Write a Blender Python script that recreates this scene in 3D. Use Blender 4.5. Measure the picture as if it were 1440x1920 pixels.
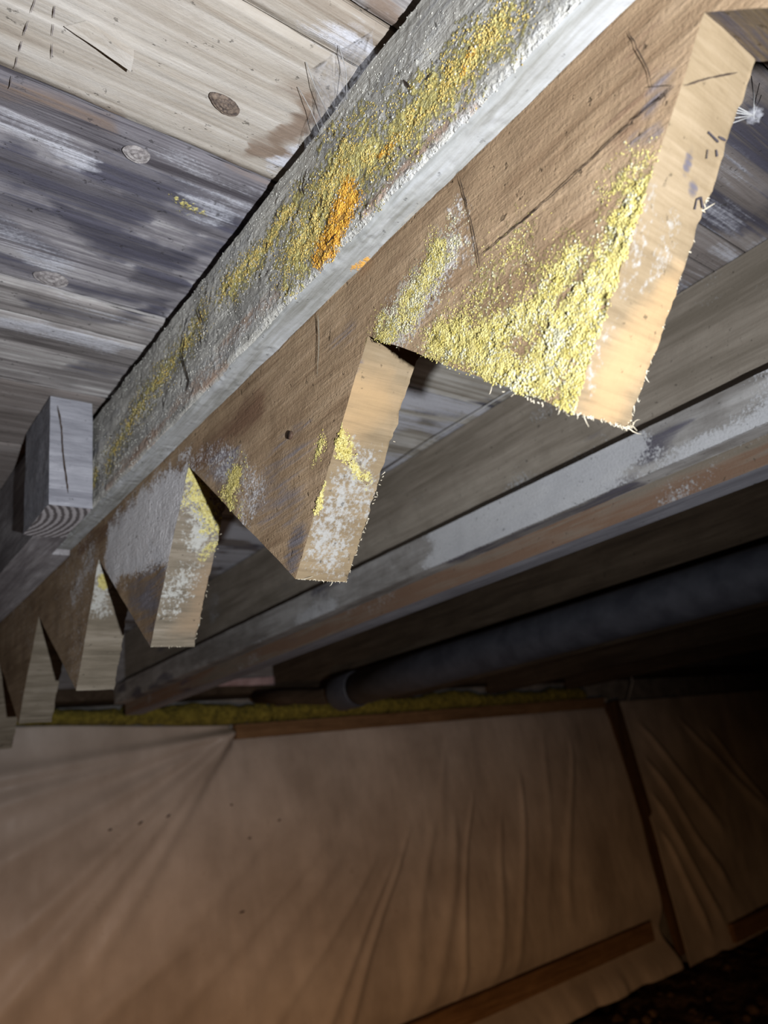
import bpy, math, random
import numpy as np
from mathutils import Matrix, Vector

# ------------------------------------------------------------------ scene, camera, light
for o in list(bpy.data.objects):
    bpy.data.objects.remove(o)
SC = bpy.context.scene
COL = SC.collection
ZC = 0.74                       # height of the lens above the soil; all metres below are relative to the lens

SC.view_settings.view_transform = 'Standard'
SC.view_settings.look = 'None'
SC.view_settings.gamma = 1.0
SC.view_settings.use_curve_mapping = False
SC.view_settings.exposure = 0.0

cam_d = bpy.data.cameras.new('camera')
cam = bpy.data.objects.new('camera', cam_d)
COL.objects.link(cam)
right = Vector((0.787, -0.604, -0.127)).normalized()
fwd = Vector((0.608, 0.724, 0.326)).normalized()
up = right.cross(fwd).normalized()
right = fwd.cross(up).normalized()
M = Matrix((right, up, -fwd)).transposed().to_4x4()
M.translation = (0, 0, ZC)
cam.matrix_world = M
cam_d.sensor_fit = 'VERTICAL'
cam_d.sensor_height = 36.0
cam_d.lens = 1419.0 / 1920.0 * 36.0
cam_d.clip_start = 0.005
cam_d.dof.use_dof = True
cam_d.dof.focus_distance = 0.43
cam_d.dof.aperture_fstop = 9.5
SC.camera = cam

world = bpy.data.worlds.new('world')
SC.world = world
world.use_nodes = True
world.node_tree.nodes['Background'].inputs['Color'].default_value = (0.9, 0.7, 0.5, 1)
world.node_tree.nodes['Background'].inputs['Strength'].default_value = 0.0012


def spot(name, loc, target, energy, color, size, blend, radius):
    l = bpy.data.lights.new(name, 'SPOT')
    l.energy = energy
    l.color = color
    l.spot_size = math.radians(size)
    l.spot_blend = blend
    l.shadow_soft_size = radius
    o = bpy.data.objects.new(name, l)
    COL.objects.link(o)
    o.location = (loc[0], loc[1], loc[2] + ZC)
    d = Vector(target) - Vector(loc)
    o.rotation_euler = d.to_track_quat('-Z', 'Y').to_euler()
    return o


# cool hand torch held beside the lens; warm work lamp standing on the soil to the left
spot('hand_torch_light', (0.078, -0.145, -0.085), (0.22, 0.33, 0.27), 34.0, (0.90, 0.945, 1.0), 108, 1.0, 0.005)
spot('work_lamp_light', (-0.32, -0.25, -0.47), (1.00, 1.75, -1.22), 68.0, (1.0, 0.56, 0.27), 84, 1.0, 0.08)

# ------------------------------------------------------------------ numeric noise
def _hash(ix, iy, iz, seed):
    h = (ix.astype(np.uint32) * np.uint32(374761393) + iy.astype(np.uint32) * np.uint32(668265263)
         + iz.astype(np.uint32) * np.uint32(2246822519) + np.uint32(seed * 3266489 + 17))
    h = (h ^ (h >> np.uint32(13))) * np.uint32(1274126177)
    h = h ^ (h >> np.uint32(16))
    return (h & np.uint32(0xFFFF)).astype(np.float64) / 65535.0


def vnoise(p, scale, seed=0):
    q = np.asarray(p, float) * np.asarray(scale, float) + 1000.0
    i = np.floor(q).astype(np.int64)
    f = q - i
    f = f * f * (3 - 2 * f)
    r = 0
    for dx in (0, 1):
        for dy in (0, 1):
            for dz in (0, 1):
                w = (f[:, 0] if dx else 1 - f[:, 0]) * (f[:, 1] if dy else 1 - f[:, 1]) * (f[:, 2] if dz else 1 - f[:, 2])
                r = r + w * _hash(i[:, 0] + dx, i[:, 1] + dy, i[:, 2] + dz, seed)
    return r


def fbm(p, scale, seed=0, octv=3):
    s = 0; a = 1.0; t = 0; sc = np.asarray(scale, float)
    for k in range(octv):
        s = s + a * vnoise(p, sc, seed + 31 * k); t += a; a *= 0.5; sc = sc * 2.03
    return s / t


def smooth(a, b, x):
    t = np.clip((x - a) / (b - a), 0, 1)
    return t * t * (3 - 2 * t)


def stroke_dist(p, pts):
    pts = np.asarray(pts, float)
    if len(pts) == 1:
        return np.linalg.norm(p - pts[0], axis=1)
    d = np.full(len(p), 9.0)
    for a, b in zip(pts[:-1], pts[1:]):
        ab = b - a
        t = np.clip(((p - a) @ ab) / max(ab @ ab, 1e-12), 0, 1)
        d = np.minimum(d, np.linalg.norm(p - a - t[:, None] * ab, axis=1))
    return d


CH = {'y': 0, 'w': 1, 'd': 2, 'o': 3, 'b': 4, 't': 5, 'k': 6}


def paint(p, strokes, warp=0.004, wscale=55.0):
    """growth, stain, painted-shade and bare-wood masks of a surface, one column per kind"""
    m = np.zeros((len(p), 8))
    wob = 0.5 + 1.0 * fbm(p, 90, 5, 3)
    wv = np.stack([fbm(p, wscale, 50 + k, 3) - 0.5 for k in range(3)], 1)
    p = p + wv * 2 * np.asarray(warp)
    for ch, pts, r, s in strokes:
        d = stroke_dist(p, pts)
        v = s * (1 - smooth(0.1, 2.1, d / (r * wob)))
        c = CH[ch]
        m[:, c] = np.maximum(m[:, c], v)
    return m


# ------------------------------------------------------------------ mesh helpers
def finish(name, V, F, mats, parent=None, mat_idx=None, masks=None, smooth_shade=True, center=True):
    V = np.asarray(V, float).copy()
    V[:, 2] += ZC
    c = (V.min(0) + V.max(0)) / 2 if center else np.zeros(3)
    me = bpy.data.meshes.new(name)
    me.from_pydata((V - c).tolist(), [], F if isinstance(F, list) else F.tolist())
    for m in (mats if isinstance(mats, (list, tuple)) else [mats]):
        me.materials.append(m)
    if mat_idx is not None:
        me.polygons.foreach_set('material_index', np.asarray(mat_idx, np.int32))
    if smooth_shade:
        me.polygons.foreach_set('use_smooth', np.ones(len(me.polygons), bool))
    if masks is not None:
        for k, nm in enumerate(('mka', 'mkb')):
            at = me.color_attributes.new(nm, 'FLOAT_COLOR', 'POINT')
            at.data.foreach_set('color', np.ascontiguousarray(masks[:, 4 * k:4 * k + 4], np.float32).ravel())
    me.update()
    o = bpy.data.objects.new(name, me)
    COL.objects.link(o)
    o.location = c
    if parent is not None:
        o.parent = parent
        o.location = Vector(c) - parent.location
    return o


def empty(name, loc):
    o = bpy.data.objects.new(name, None)
    COL.objects.link(o)
    o.location = (loc[0], loc[1], loc[2] + ZC)
    o.empty_display_size = 0.02
    return o


def tag(o, label=None, cat=None, group=None, kind=None):
    if label: o['label'] = label
    if cat: o['category'] = cat
    if group: o['group'] = group
    if kind: o['kind'] = kind
    return o


class MB:
    """collects patches, boxes and tubes into one mesh"""
    def __init__(self):
        self.V = []; self.F = []; self.M = []; self.T = []; self.n = 0

    def add(self, V, F, mat=0, tagv=0):
        V = np.asarray(V, float)
        self.V.append(V)
        self.F.extend([[int(i) + self.n for i in f] for f in F])
        self.M.extend([mat] * len(F))
        self.T.append(np.full(len(V), tagv))
        self.n += len(V)

    def patch(self, A, B, C, D, nu, nv, mat=0, tagv=0):
        """A-B along u, A-D along v"""
        A, B, C, D = (np.asarray(q, float) for q in (A, B, C, D))
        u = np.linspace(0, 1, nu + 1)[:, None, None]; v = np.linspace(0, 1, nv + 1)[None, :, None]
        P = (1 - u) * (1 - v) * A + u * (1 - v) * B + u * v * C + (1 - u) * v * D
        self.grid(P, mat, tagv)

    def grid(self, P, mat=0, tagv=0, closed_v=False):
        nu, nv = P.shape[0] - 1, P.shape[1] - 1
        idx = np.arange((nu + 1) * (nv + 1)).reshape(nu + 1, nv + 1)
        F = np.stack([idx[:-1, :-1], idx[1:, :-1], idx[1:, 1:], idx[:-1, 1:]], -1).reshape(-1, 4)
        self.add(P.reshape(-1, 3), F, mat, tagv)

    def box(self, lo, hi, step=None, mat=0, sub=('x0', 'x1', 'y0', 'y1', 'z0', 'z1')):
        x0, y0, z0 = lo; x1, y1, z1 = hi
        def n(a, b, on):
            return max(1, int(round(abs(b - a) / step))) if (step and on) else 1
        q = {
            'x0': ((x0, y0, z0), (x0, y0, z1), (x0, y1, z1), (x0, y1, z0)),
            'x1': ((x1, y0, z0), (x1, y1, z0), (x1, y1, z1), (x1, y0, z1)),
            'y0': ((x0, y0, z0), (x1, y0, z0), (x1, y0, z1), (x0, y0, z1)),
            'y1': ((x0, y1, z0), (x0, y1, z1), (x1, y1, z1), (x1, y1, z0)),
            'z0': ((x0, y0, z0), (x0, y1, z0), (x1, y1, z0), (x1, y0, z0)),
            'z1': ((x0, y0, z1), (x1, y0, z1), (x1, y1, z1), (x0, y1, z1))}
        for k, (a, b, c, d) in q.items():
            nu = n(0, np.linalg.norm(np.subtract(b, a)), k in sub)
            nv = n(0, np.linalg.norm(np.subtract(d, a)), k in sub)
            self.patch(a, b, c, d, nu, nv, mat)

    def tube(self, pts, rad, seg=6, mat=0, cap=True):
        pts = np.asarray(pts, float)
        rad = np.broadcast_to(np.asarray(rad, float), (len(pts),))
        T = np.gradient(pts, axis=0)
        T /= np.linalg.norm(T, axis=1)[:, None] + 1e-12
        ref = np.array([0.0, 0, 1]) if abs(T[0][2]) < 0.8 else np.array([1.0, 0, 0])
        rings = []
        for p, t, r in zip(pts, T, rad):
            a = np.cross(t, ref); a /= np.linalg.norm(a) + 1e-12; b = np.cross(t, a)
            th = np.linspace(0, 2 * math.pi, seg, endpoint=False)
            rings.append(p + r * (np.cos(th)[:, None] * a + np.sin(th)[:, None] * b))
        V = np.concatenate(rings); F = []
        for i in range(len(pts) - 1):
            for j in range(seg):
                k = (j + 1) % seg
                F.append([i * seg + j, i * seg + k, (i + 1) * seg + k, (i + 1) * seg + j])
        if cap:
            F.append(list(range(seg))[::-1]); F.append([(len(pts) - 1) * seg + j for j in range(seg)])
        self.add(V, F, mat)

    def verts(self):
        return np.concatenate(self.V)

    def tags(self):
        return np.concatenate(self.T)

    def build(self, name, mats, parent=None, masks=None, V=None, smooth_shade=True):
        return finish(name, self.verts() if V is None else V, self.F, mats, parent, self.M, masks, smooth_shade)


def rough(V, amp, scale, seed=0, octv=3):
    """the same small push for equal positions, so neighbouring patches stay joined"""
    d = np.stack([fbm(V, scale, seed + k * 7, octv) - 0.5 for k in range(3)], 1)
    a = amp[:, None] if isinstance(amp, np.ndarray) else amp
    return V + 2 * a * d


# ------------------------------------------------------------------ materials
class NT:
    def __init__(self, name):
        self.m = bpy.data.materials.new(name)
        self.m.use_nodes = True
        self.t = self.m.node_tree
        self.t.nodes.clear()
        self.out = self.n('ShaderNodeOutputMaterial')
        self.p = self.n('ShaderNodeBsdfPrincipled')
        self.l(self.p.outputs[0], self.out.inputs[0])
        self.geo = self.n('ShaderNodeNewGeometry')
        self.pos = self.geo.outputs['Position']

    def n(self, t):
        return self.t.nodes.new(t)

    def l(self, a, b):
        self.t.links.new(a, b)

    def put(self, sock, v):
        if hasattr(v, 'is_linked') or isinstance(v, bpy.types.NodeSocket):
            self.l(v, sock)
        else:
            sock.default_value = v

    def math(self, op, a, b=0.0, clamp=False):
        x = self.n('ShaderNodeMath'); x.operation = op; x.use_clamp = clamp
        self.put(x.inputs[0], a); self.put(x.inputs[1], b)
        return x.outputs[0]

    def sstep(self, lo, hi, v):
        x = self.n('ShaderNodeMapRange'); x.interpolation_type = 'SMOOTHSTEP'
        self.put(x.inputs['Value'], v)
        x.inputs['From Min'].default_value = lo; x.inputs['From Max'].default_value = hi
        return x.outputs[0]

    def scaled(self, s, off=(0, 0, 0)):
        x = self.n('ShaderNodeMapping')
        x.inputs['Scale'].default_value = s; x.inputs['Location'].default_value = off
        self.l(self.pos, x.inputs['Vector'])
        return x.outputs[0]

    def noise(self, scale, detail=4.0, rough=0.55, dist=0.0, off=(0, 0, 0)):
        x = self.n('ShaderNodeTexNoise')
        if isinstance(scale, (tuple, list)):
            self.l(self.scaled(scale, off), x.inputs['Vector']); x.inputs['Scale'].default_value = 1.0
        else:
            self.l(self.scaled((1, 1, 1), off), x.inputs['Vector']); x.inputs['Scale'].default_value = scale
        x.inputs['Detail'].default_value = detail; x.inputs['Roughness'].default_value = rough
        x.inputs['Distortion'].default_value = dist
        return x.outputs['Fac']

    def ramp(self, v, stops):
        x = self.n('ShaderNodeValToRGB')
        e = x.color_ramp.elements
        while len(e) < len(stops):
            e.new(0.5)
        for q, (p, c) in zip(e, stops):
            q.position = p; q.color = (*c, 1)
        self.l(v, x.inputs[0])
        return x.outputs[0]

    def mix(self, f, a, b, mode='MIX'):
        x = self.n('ShaderNodeMix'); x.data_type = 'RGBA'; x.blend_type = mode
        self.put(x.inputs[0], f)
        for s, v in ((x.inputs[6], a), (x.inputs[7], b)):
            if isinstance(v, tuple): s.default_value = (*v, 1)
            else: self.l(v, s)
        return x.outputs[2]

    def attr(self, name):
        x = self.n('ShaderNodeAttribute'); x.attribute_name = name
        s = self.n('ShaderNodeSeparateColor'); self.l(x.outputs['Color'], s.inputs[0])
        return s.outputs[0], s.outputs[1], s.outputs[2], x.outputs['Alpha']

    def bump(self, h, strength, dist):
        x = self.n('ShaderNodeBump')
        x.inputs['Strength'].default_value = strength; x.inputs['Distance'].default_value = dist
        self.l(h, x.inputs['Height'])
        self.l(x.outputs[0], self.p.inputs['Normal'])


AX = {'x': 0, 'y': 1, 'z': 2}


def wood(name, axis, dark, mid, light, across=150.0, along=9.0, off=(0, 0, 0), masks=False, bump=0.5,
         rough_=0.85, mottle=0.35, tan=(0.50, 0.34, 0.17), brown=(0.16, 0.085, 0.05), grime_or_shade=(0.05, 0.046, 0.06),
         white=(0.66, 0.66, 0.66), bump_dist=0.0012, mscale=26.0, streak=False, fscale=330.0, specks=0.65, ysc=1.0):
    n = NT(name)
    sc = [across] * 3; sc[AX[axis]] = along
    g = n.noise(tuple(sc), 5, 0.6, 0.6, off)
    sc2 = [across * 0.22] * 3; sc2[AX[axis]] = along * 0.35
    g2 = n.noise(tuple(sc2), 3, 0.5, 0.9, (off[0] + 3, off[1] + 7, off[2] + 1))
    sc3 = [across * 3.2] * 3; sc3[AX[axis]] = along * 2.2
    g3 = n.noise(tuple(sc3), 4, 0.65, 0.4, (off[0] + 1, off[1] + 4, off[2] + 9))
    gg = n.math('ADD', n.math('ADD', n.math('MULTIPLY', g, 0.42), n.math('MULTIPLY', g2, 0.36)), n.math('MULTIPLY', g3, 0.22))
    col = n.ramp(gg, [(0.39, dark), (0.5, mid), (0.61, light)])
    mt = n.noise(mscale, 5, 0.6, 0.0, off)
    col = n.mix(n.math('MULTIPLY', n.sstep(0.40, 0.72, mt), mottle), col, dark)
    fine = n.noise(fscale, 4, 0.65, 0.0, off)
    spk = n.noise(700.0, 2, 0.5, 0.0, off)
    height = n.math('ADD', n.math('ADD', n.math('MULTIPLY', g, 0.6), n.math('MULTIPLY', g3, 0.5)), n.math('MULTIPLY', fine, 0.5))
    if masks:
        y, w, d, o = n.attr('mka')
        b, t, k, _ = n.attr('mkb')
        jit = n.math('MULTIPLY', n.math('SUBTRACT', n.math('ADD', n.math('MULTIPLY', fine, 0.7), n.math('MULTIPLY', n.noise(120.0, 3, 0.6, 0.0, off), 0.3)), 0.5), 2.6)
        jit2 = n.math('MULTIPLY', n.math('SUBTRACT', gg, 0.5), 5.0)
        def th(m, j, lo=0.34, hi=0.62):
            g_ = n.math('MULTIPLY', m, 5.0, True)
            return n.sstep(lo, hi, n.math('ADD', m, n.math('MULTIPLY', j, g_)))
        col = n.mix(n.math('MULTIPLY', th(t, n.math('MULTIPLY', jit2, 0.35), 0.05, 1.0), 0.8), col, tan)
        col = n.mix(n.math('MULTIPLY', th(b, jit2, 0.12, 0.95), 0.85), col, brown)
        col = n.mix(n.math('MULTIPLY', th(d, jit2, 0.12, 0.92), 0.9), col, n.ramp(gg, [(0.40, tuple(0.3 * c for c in grime_or_shade)), (0.5, grime_or_shade), (0.60, tuple(1.7 * c for c in grime_or_shade))]))
        wv = th(w, n.math('ADD', n.math('MULTIPLY', jit2, 0.8), n.math('MULTIPLY', jit, 0.35)), 0.2, 0.9) if streak else th(w, jit, 0.28, 0.74)
        col = n.mix(n.math('MULTIPLY', wv, 0.85), col, n.mix(spk, tuple(0.70 * c for c in white), white))
        yc = n.ramp(spk, [(0.3, (0.44 * ysc, 0.345 * ysc, 0.08 * ysc)), (0.52, (0.60 * ysc, 0.52 * ysc, 0.18 * ysc)), (0.75, (0.70 * ysc, 0.66 * ysc, 0.34 * ysc))])
        yv = th(y, jit)
        col = n.mix(n.math('MULTIPLY', yv, 0.92), col, yc)
        ov = th(o, jit)
        col = n.mix(n.math('MULTIPLY', ov, 0.9), col, n.mix(spk, (0.42, 0.19, 0.03), (0.78, 0.42, 0.07)))
        col = n.mix(n.sstep(0.15, 0.8, k), col, (0.035, 0.025, 0.02))
        crust = n.math('MAXIMUM', n.math('MAXIMUM', yv, ov), n.math('MULTIPLY', wv, 0.3))
        height = n.math('ADD', height, n.math('MULTIPLY', crust, n.math('MULTIPLY', n.noise(420.0, 3, 0.6, 0.0, off), 2.2)))
    # pinholes, frass and dirt specks of the old wood
    pit = n.math('MULTIPLY', n.sstep(0.64, 0.74, n.noise(170.0, 3, 0.6, 0.0, (off[0] + 5, off[1], off[2] + 2))), specks)
    col = n.mix(pit, col, tuple(0.22 * c for c in mid))
    height = n.math('SUBTRACT', height, n.math('MULTIPLY', pit, 0.8))
    n.l(col, n.p.inputs['Base Color'])
    n.p.inputs['Roughness'].default_value = rough_
    n.p.inputs['Specular IOR Level'].default_value = 0.2
    n.bump(height, bump, bump_dist)
    return n.m


def plain(name, a, b, scale=60.0, rough_=0.8, bump=0.3, bump_dist=0.001, spec=0.3, detail=5):
    n = NT(name)
    f = n.noise(scale, detail, 0.6)
    n.l(n.ramp(f, [(0.35, a), (0.65, b)]), n.p.inputs['Base Color'])
    n.p.inputs['Roughness'].default_value = rough_
    n.p.inputs['Specular IOR Level'].default_value = spec
    n.bump(f, bump, bump_dist)
    return n.m

# growth, stain and painted shade strokes: kind, points, radius, strength
STRIP=[
  ('o', [(0.221, 0.2559, 0.3031), (0.221, 0.2714, 0.2911), (0.221, 0.2866, 0.2836)], 0.0096, 1.0),
  ('y', [(0.221, 0.1404, 0.3024), (0.221, 0.1697, 0.305), (0.221, 0.1931, 0.3057), (0.221, 0.2138, 0.309)], 0.0077, 0.9),
  ('y', [(0.221, 0.232, 0.3107), (0.221, 0.2593, 0.3265), (0.221, 0.2764, 0.3174), (0.221, 0.2911, 0.3057), (0.221, 0.3101, 0.3)], 0.0113, 0.85),
  ('y', [(0.221, 0.3034, 0.3388), (0.221, 0.3444, 0.3324), (0.221, 0.39, 0.3291)], 0.0056, 0.8),
  ('y', [(0.221, 0.2544, 0.3377), (0.221, 0.268, 0.3378)], 0.0051, 0.8),
  ('y', [(0.221, 0.358, 0.3378), (0.221, 0.4053, 0.3369)], 0.0047, 0.7),
  ('y', [(0.221, 0.4404, 0.3384), (0.221, 0.4903, 0.3295), (0.221, 0.5342, 0.3284), (0.221, 0.5832, 0.322), (0.221, 0.6451, 0.3073)], 0.0071, 0.62),
  ('y', [(0.221, 0.6859, 0.3076), (0.221, 0.7052, 0.2926)], 0.0044, 0.7),
  ('o', [(0.221, 0.2326, 0.3076), (0.221, 0.2141, 0.3075)], 0.0043, 0.5),
  ('o', [(0.221, 0.1513, 0.306), (0.221, 0.1631, 0.3017)], 0.004, 0.45),
  ('b', [(0.221, 0.05, 0.298), (0.221, 0.16, 0.296), (0.221, 0.24, 0.298), (0.221, 0.33, 0.296), (0.221, 0.46, 0.288)], 0.007, 0.5),
  ('d', [(0.221, 0.05, 0.345), (0.221, 0.14, 0.352), (0.221, 0.24, 0.345)], 0.010, 0.5),
  ('b', [(0.221, 0.1628, 0.2803), (0.221, 0.1932, 0.2871), (0.221, 0.2186, 0.2869), (0.221, 0.243, 0.2804)], 0.0044, 0.7),
  ('b', [(0.221, 0.413, 0.2782), (0.221, 0.4649, 0.2858), (0.221, 0.5729, 0.2818), (0.221, 0.653, 0.2836)], 0.0059, 0.7),
  ('d', [(0.221, 0.229, 0.349), (0.221, 0.2547, 0.3498), (0.221, 0.2766, 0.3532)], 0.0075, 0.5),
  ('d', [(0.221, 0.6365, 0.353), (0.221, 0.6904, 0.3436)], 0.0154, 0.5),
  ('d', [(0.221, 0.5312, 0.3677), (0.221, 0.5944, 0.3595)], 0.008, 0.45),
  ('w', [(0.221, 0.12, 0.292), (0.221, 0.25, 0.290), (0.221, 0.42, 0.292), (0.221, 0.55, 0.292)], 0.014, 0.38),
  ('w', [(0.221, 0.3125, 0.2862), (0.221, 0.3727, 0.2886), (0.221, 0.4369, 0.2911)], 0.0096, 0.55),
  ('w', [(0.221, 0.363, 0.3545), (0.221, 0.42, 0.358)], 0.0065, 0.5),
  ('w', [(0.221, 0.1738, 0.3371), (0.221, 0.2156, 0.3436)], 0.007, 0.4),
]
STRIPB=[
  ('o', [(0.2397, 0.2696, 0.275), (0.2398, 0.2776, 0.275)], 0.0032, 0.6),
  ('b', [(0.2416, 0.22, 0.275), (0.2393, 0.2397, 0.275)], 0.0049, 0.5),
]
FACE=[
  ('y', [(0.24, 0.1122, 0.1908), (0.24, 0.1235, 0.1765), (0.24, 0.1412, 0.1682), (0.24, 0.1584, 0.1609), (0.24, 0.1727, 0.1509)], 0.0101, 0.95),
  ('y', [(0.24, 0.1809, 0.1487), (0.24, 0.1945, 0.1652), (0.24, 0.2079, 0.1825), (0.24, 0.2273, 0.198)], 0.0086, 0.9),
  ('y', [(0.24, 0.1459, 0.1868), (0.24, 0.1735, 0.1778), (0.24, 0.2007, 0.1827)], 0.0088, 0.75),
  ('y', [(0.24, 0.1319, 0.1598), (0.24, 0.1539, 0.1409), (0.24, 0.1628, 0.1333)], 0.0054, 0.85),
  ('y', [(0.24, 0.2166, 0.2449), (0.24, 0.2314, 0.2354), (0.24, 0.2514, 0.225), (0.24, 0.2651, 0.2265)], 0.0087, 0.62),
  ('w', [(0.24, 0.2137, 0.2396), (0.24, 0.2371, 0.2292), (0.24, 0.2561, 0.2245)], 0.015, 0.6),
  ('w', [(0.24, 0.2064, 0.2538), (0.24, 0.1984, 0.2543)], 0.0085, 0.35),
  ('y', [(0.24, 0.1958, 0.2029), (0.24, 0.2111, 0.2006), (0.24, 0.1731, 0.2112)], 0.0157, 0.36),
  ('y', [(0.24, 0.1724, 0.1638), (0.24, 0.1527, 0.1306), (0.24, 0.1565, 0.1572)], 0.0138, 0.36),
  ('y', [(0.24, 0.4394, 0.2114), (0.24, 0.457, 0.2039), (0.24, 0.4503, 0.1912)], 0.0077, 0.62),
  ('w', [(0.24, 0.4582, 0.2274), (0.24, 0.4153, 0.19), (0.24, 0.4404, 0.1758)], 0.0144, 0.45),
  ('y', [(0.24, 0.3359, 0.1906), (0.24, 0.3432, 0.1832)], 0.0039, 0.7),
  ('w', [(0.24, 0.4571, 0.2355), (0.24, 0.5216, 0.249)], 0.0126, 0.35),
  ('w', [(0.24, 0.5393, 0.2281), (0.24, 0.5776, 0.2326), (0.24, 0.6264, 0.2347), (0.24, 0.6812, 0.2319)], 0.0254, 1.3),
  ('w', [(0.24, 0.6889, 0.2184), (0.24, 0.6409, 0.2092), (0.24, 0.5581, 0.1979)], 0.0119, 1.1),
  ('d', [(0.24, 0.6119, 0.1674), (0.24, 0.5962, 0.1407)], 0.0292, 0.7),  # shadow on the third tooth's lower face, painted into the colour
  ('d', [(0.24, 0.6424, 0.1801), (0.24, 0.5816, 0.1822)], 0.0125, 0.6),  # upper border of that painted shadow
  ('w', [(0.24, 0.7591, 0.2448), (0.24, 0.7939, 0.2318), (0.24, 0.812, 0.225)], 0.0181, 0.5),
  ('b', [(0.24, 0.4063, 0.25), (0.24, 0.4555, 0.2477), (0.24, 0.532, 0.2486), (0.24, 0.588, 0.251)], 0.0111, 0.9),
  ('b', [(0.24, 0.6382, 0.2594), (0.24, 0.726, 0.2627), (0.24, 0.7943, 0.2672)], 0.0079, 0.8),
  ('d', [(0.24, 0.4506, 0.2201), (0.24, 0.474, 0.2427)], 0.0137, 0.4),
  ('d', [(0.24, 0.3684, 0.1442), (0.24, 0.3806, 0.1275)], 0.0072, 0.7),
  ('d', [(0.24, 0.3586, 0.2006), (0.24, 0.4021, 0.1812), (0.24, 0.3775, 0.1648)], 0.0171, 0.35),
  ('d', [(0.24, 0.3034, 0.2418), (0.24, 0.2947, 0.244)], 0.0083, 0.3),
  ('d', [(0.24, 0.1658, 0.1894), (0.24, 0.1994, 0.1877)], 0.006, 0.25),
  ('b', [(0.24, 0.1039, 0.2337), (0.24, 0.1156, 0.2683), (0.24, 0.1478, 0.2597)], 0.0157, 0.35),
  ('b', [(0.24, 0.1054, 0.2755), (0.24, 0.0952, 0.2473)], 0.013, 0.4),
  ('d', [(0.24, 0.0947, 0.2277), (0.24, 0.0901, 0.2313)], 0.0044, 0.5),
  ('d', [(0.24, 0.1061, 0.2169), (0.24, 0.0964, 0.2174)], 0.0029, 0.5),
]
TAN1=[
  ('w', [(0.2455, 0.1076, 0.1947), (0.246, 0.1214, 0.1773), (0.2461, 0.137, 0.1575), (0.2461, 0.1531, 0.1371)], 0.005, 0.3),
  ('w', [(0.2625, 0.1117, 0.1895), (0.2595, 0.1241, 0.1738)], 0.0062, 0.4),
  ('d', [(0.257, 0.0951, 0.2106), (0.2577, 0.0977, 0.2073)], 0.0024, 0.55),
  ('d', [(0.2656, 0.1001, 0.2043), (0.2671, 0.1011, 0.2031)], 0.002, 0.5),
  ('b', [(0.2327, 0.0857, 0.2226), (0.2336, 0.0936, 0.2126)], 0.0023, 0.4),
  ('d', [(0.2373, 0.0938, 0.2122), (0.2383, 0.0895, 0.2178)], 0.0019, 0.35),
  ('t', [(0.2739, 0.127, 0.1702), (0.2589, 0.1514, 0.1392), (0.2591, 0.1598, 0.1285)], 0.0118, 0.8),
]
TAN2=[
  ('y', [(0.2343, 0.3151, 0.1888), (0.249, 0.3231, 0.1796)], 0.005, 0.9),
  ('y', [(0.237, 0.3374, 0.1632), (0.2382, 0.3473, 0.152)], 0.0047, 0.95),
  ('y', [(0.255, 0.3269, 0.1753), (0.2698, 0.3322, 0.1692)], 0.0045, 0.6),
  ('w', [(0.256, 0.3657, 0.131), (0.2539, 0.3541, 0.1442), (0.2545, 0.3404, 0.1599), (0.2598, 0.3286, 0.1733)], 0.0142, 0.58),
  ('w', [(0.2698, 0.3322, 0.1692), (0.2734, 0.3458, 0.1537)], 0.0085, 0.5),
  ('d', [(0.2372, 0.2909, 0.2165), (0.2365, 0.2849, 0.2233)], 0.0043, 0.5),
  ('d', [(0.2548, 0.3181, 0.1853), (0.2539, 0.3215, 0.1815)], 0.0022, 0.5),
  ('t', [(0.2407, 0.3007, 0.2053), (0.2571, 0.3027, 0.2029), (0.2425, 0.3109, 0.1935)], 0.0155, 0.7),
]
TAN3=[
  ('w', [(0.2483, 0.5256, 0.2425), (0.2598, 0.5376, 0.2252), (0.2634, 0.553, 0.2029)], 0.0153, 0.68),
  ('y', [(0.246, 0.5232, 0.2459), (0.2556, 0.5327, 0.2322), (0.2697, 0.5448, 0.2147)], 0.0117, 0.6),
  ('y', [(0.2762, 0.5551, 0.1999), (0.2687, 0.5607, 0.1917)], 0.0064, 0.5),
  ('d', [(0.254, 0.5405, 0.2209), (0.2726, 0.546, 0.2131)], 0.0099, 0.35),
  ('w', [(0.2587, 0.5718, 0.1758), (0.2488, 0.5827, 0.1601)], 0.0138, 0.5),
  ('t', [(0.2776, 0.5712, 0.1767), (0.278, 0.5848, 0.1571), (0.2725, 0.5958, 0.1411)], 0.0141, 0.8),
]
TAN4=[
  ('w', [(0.2425, 0.7405, 0.2282), (0.2481, 0.7517, 0.2094), (0.2456, 0.7603, 0.195)], 0.0092, 0.7),
  ('y', [(0.2459, 0.7446, 0.2212), (0.2478, 0.7474, 0.2165)], 0.004, 0.9),
  ('w', [(0.2571, 0.763, 0.1904), (0.2434, 0.7617, 0.1925)], 0.0052, 0.5),
]
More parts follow.
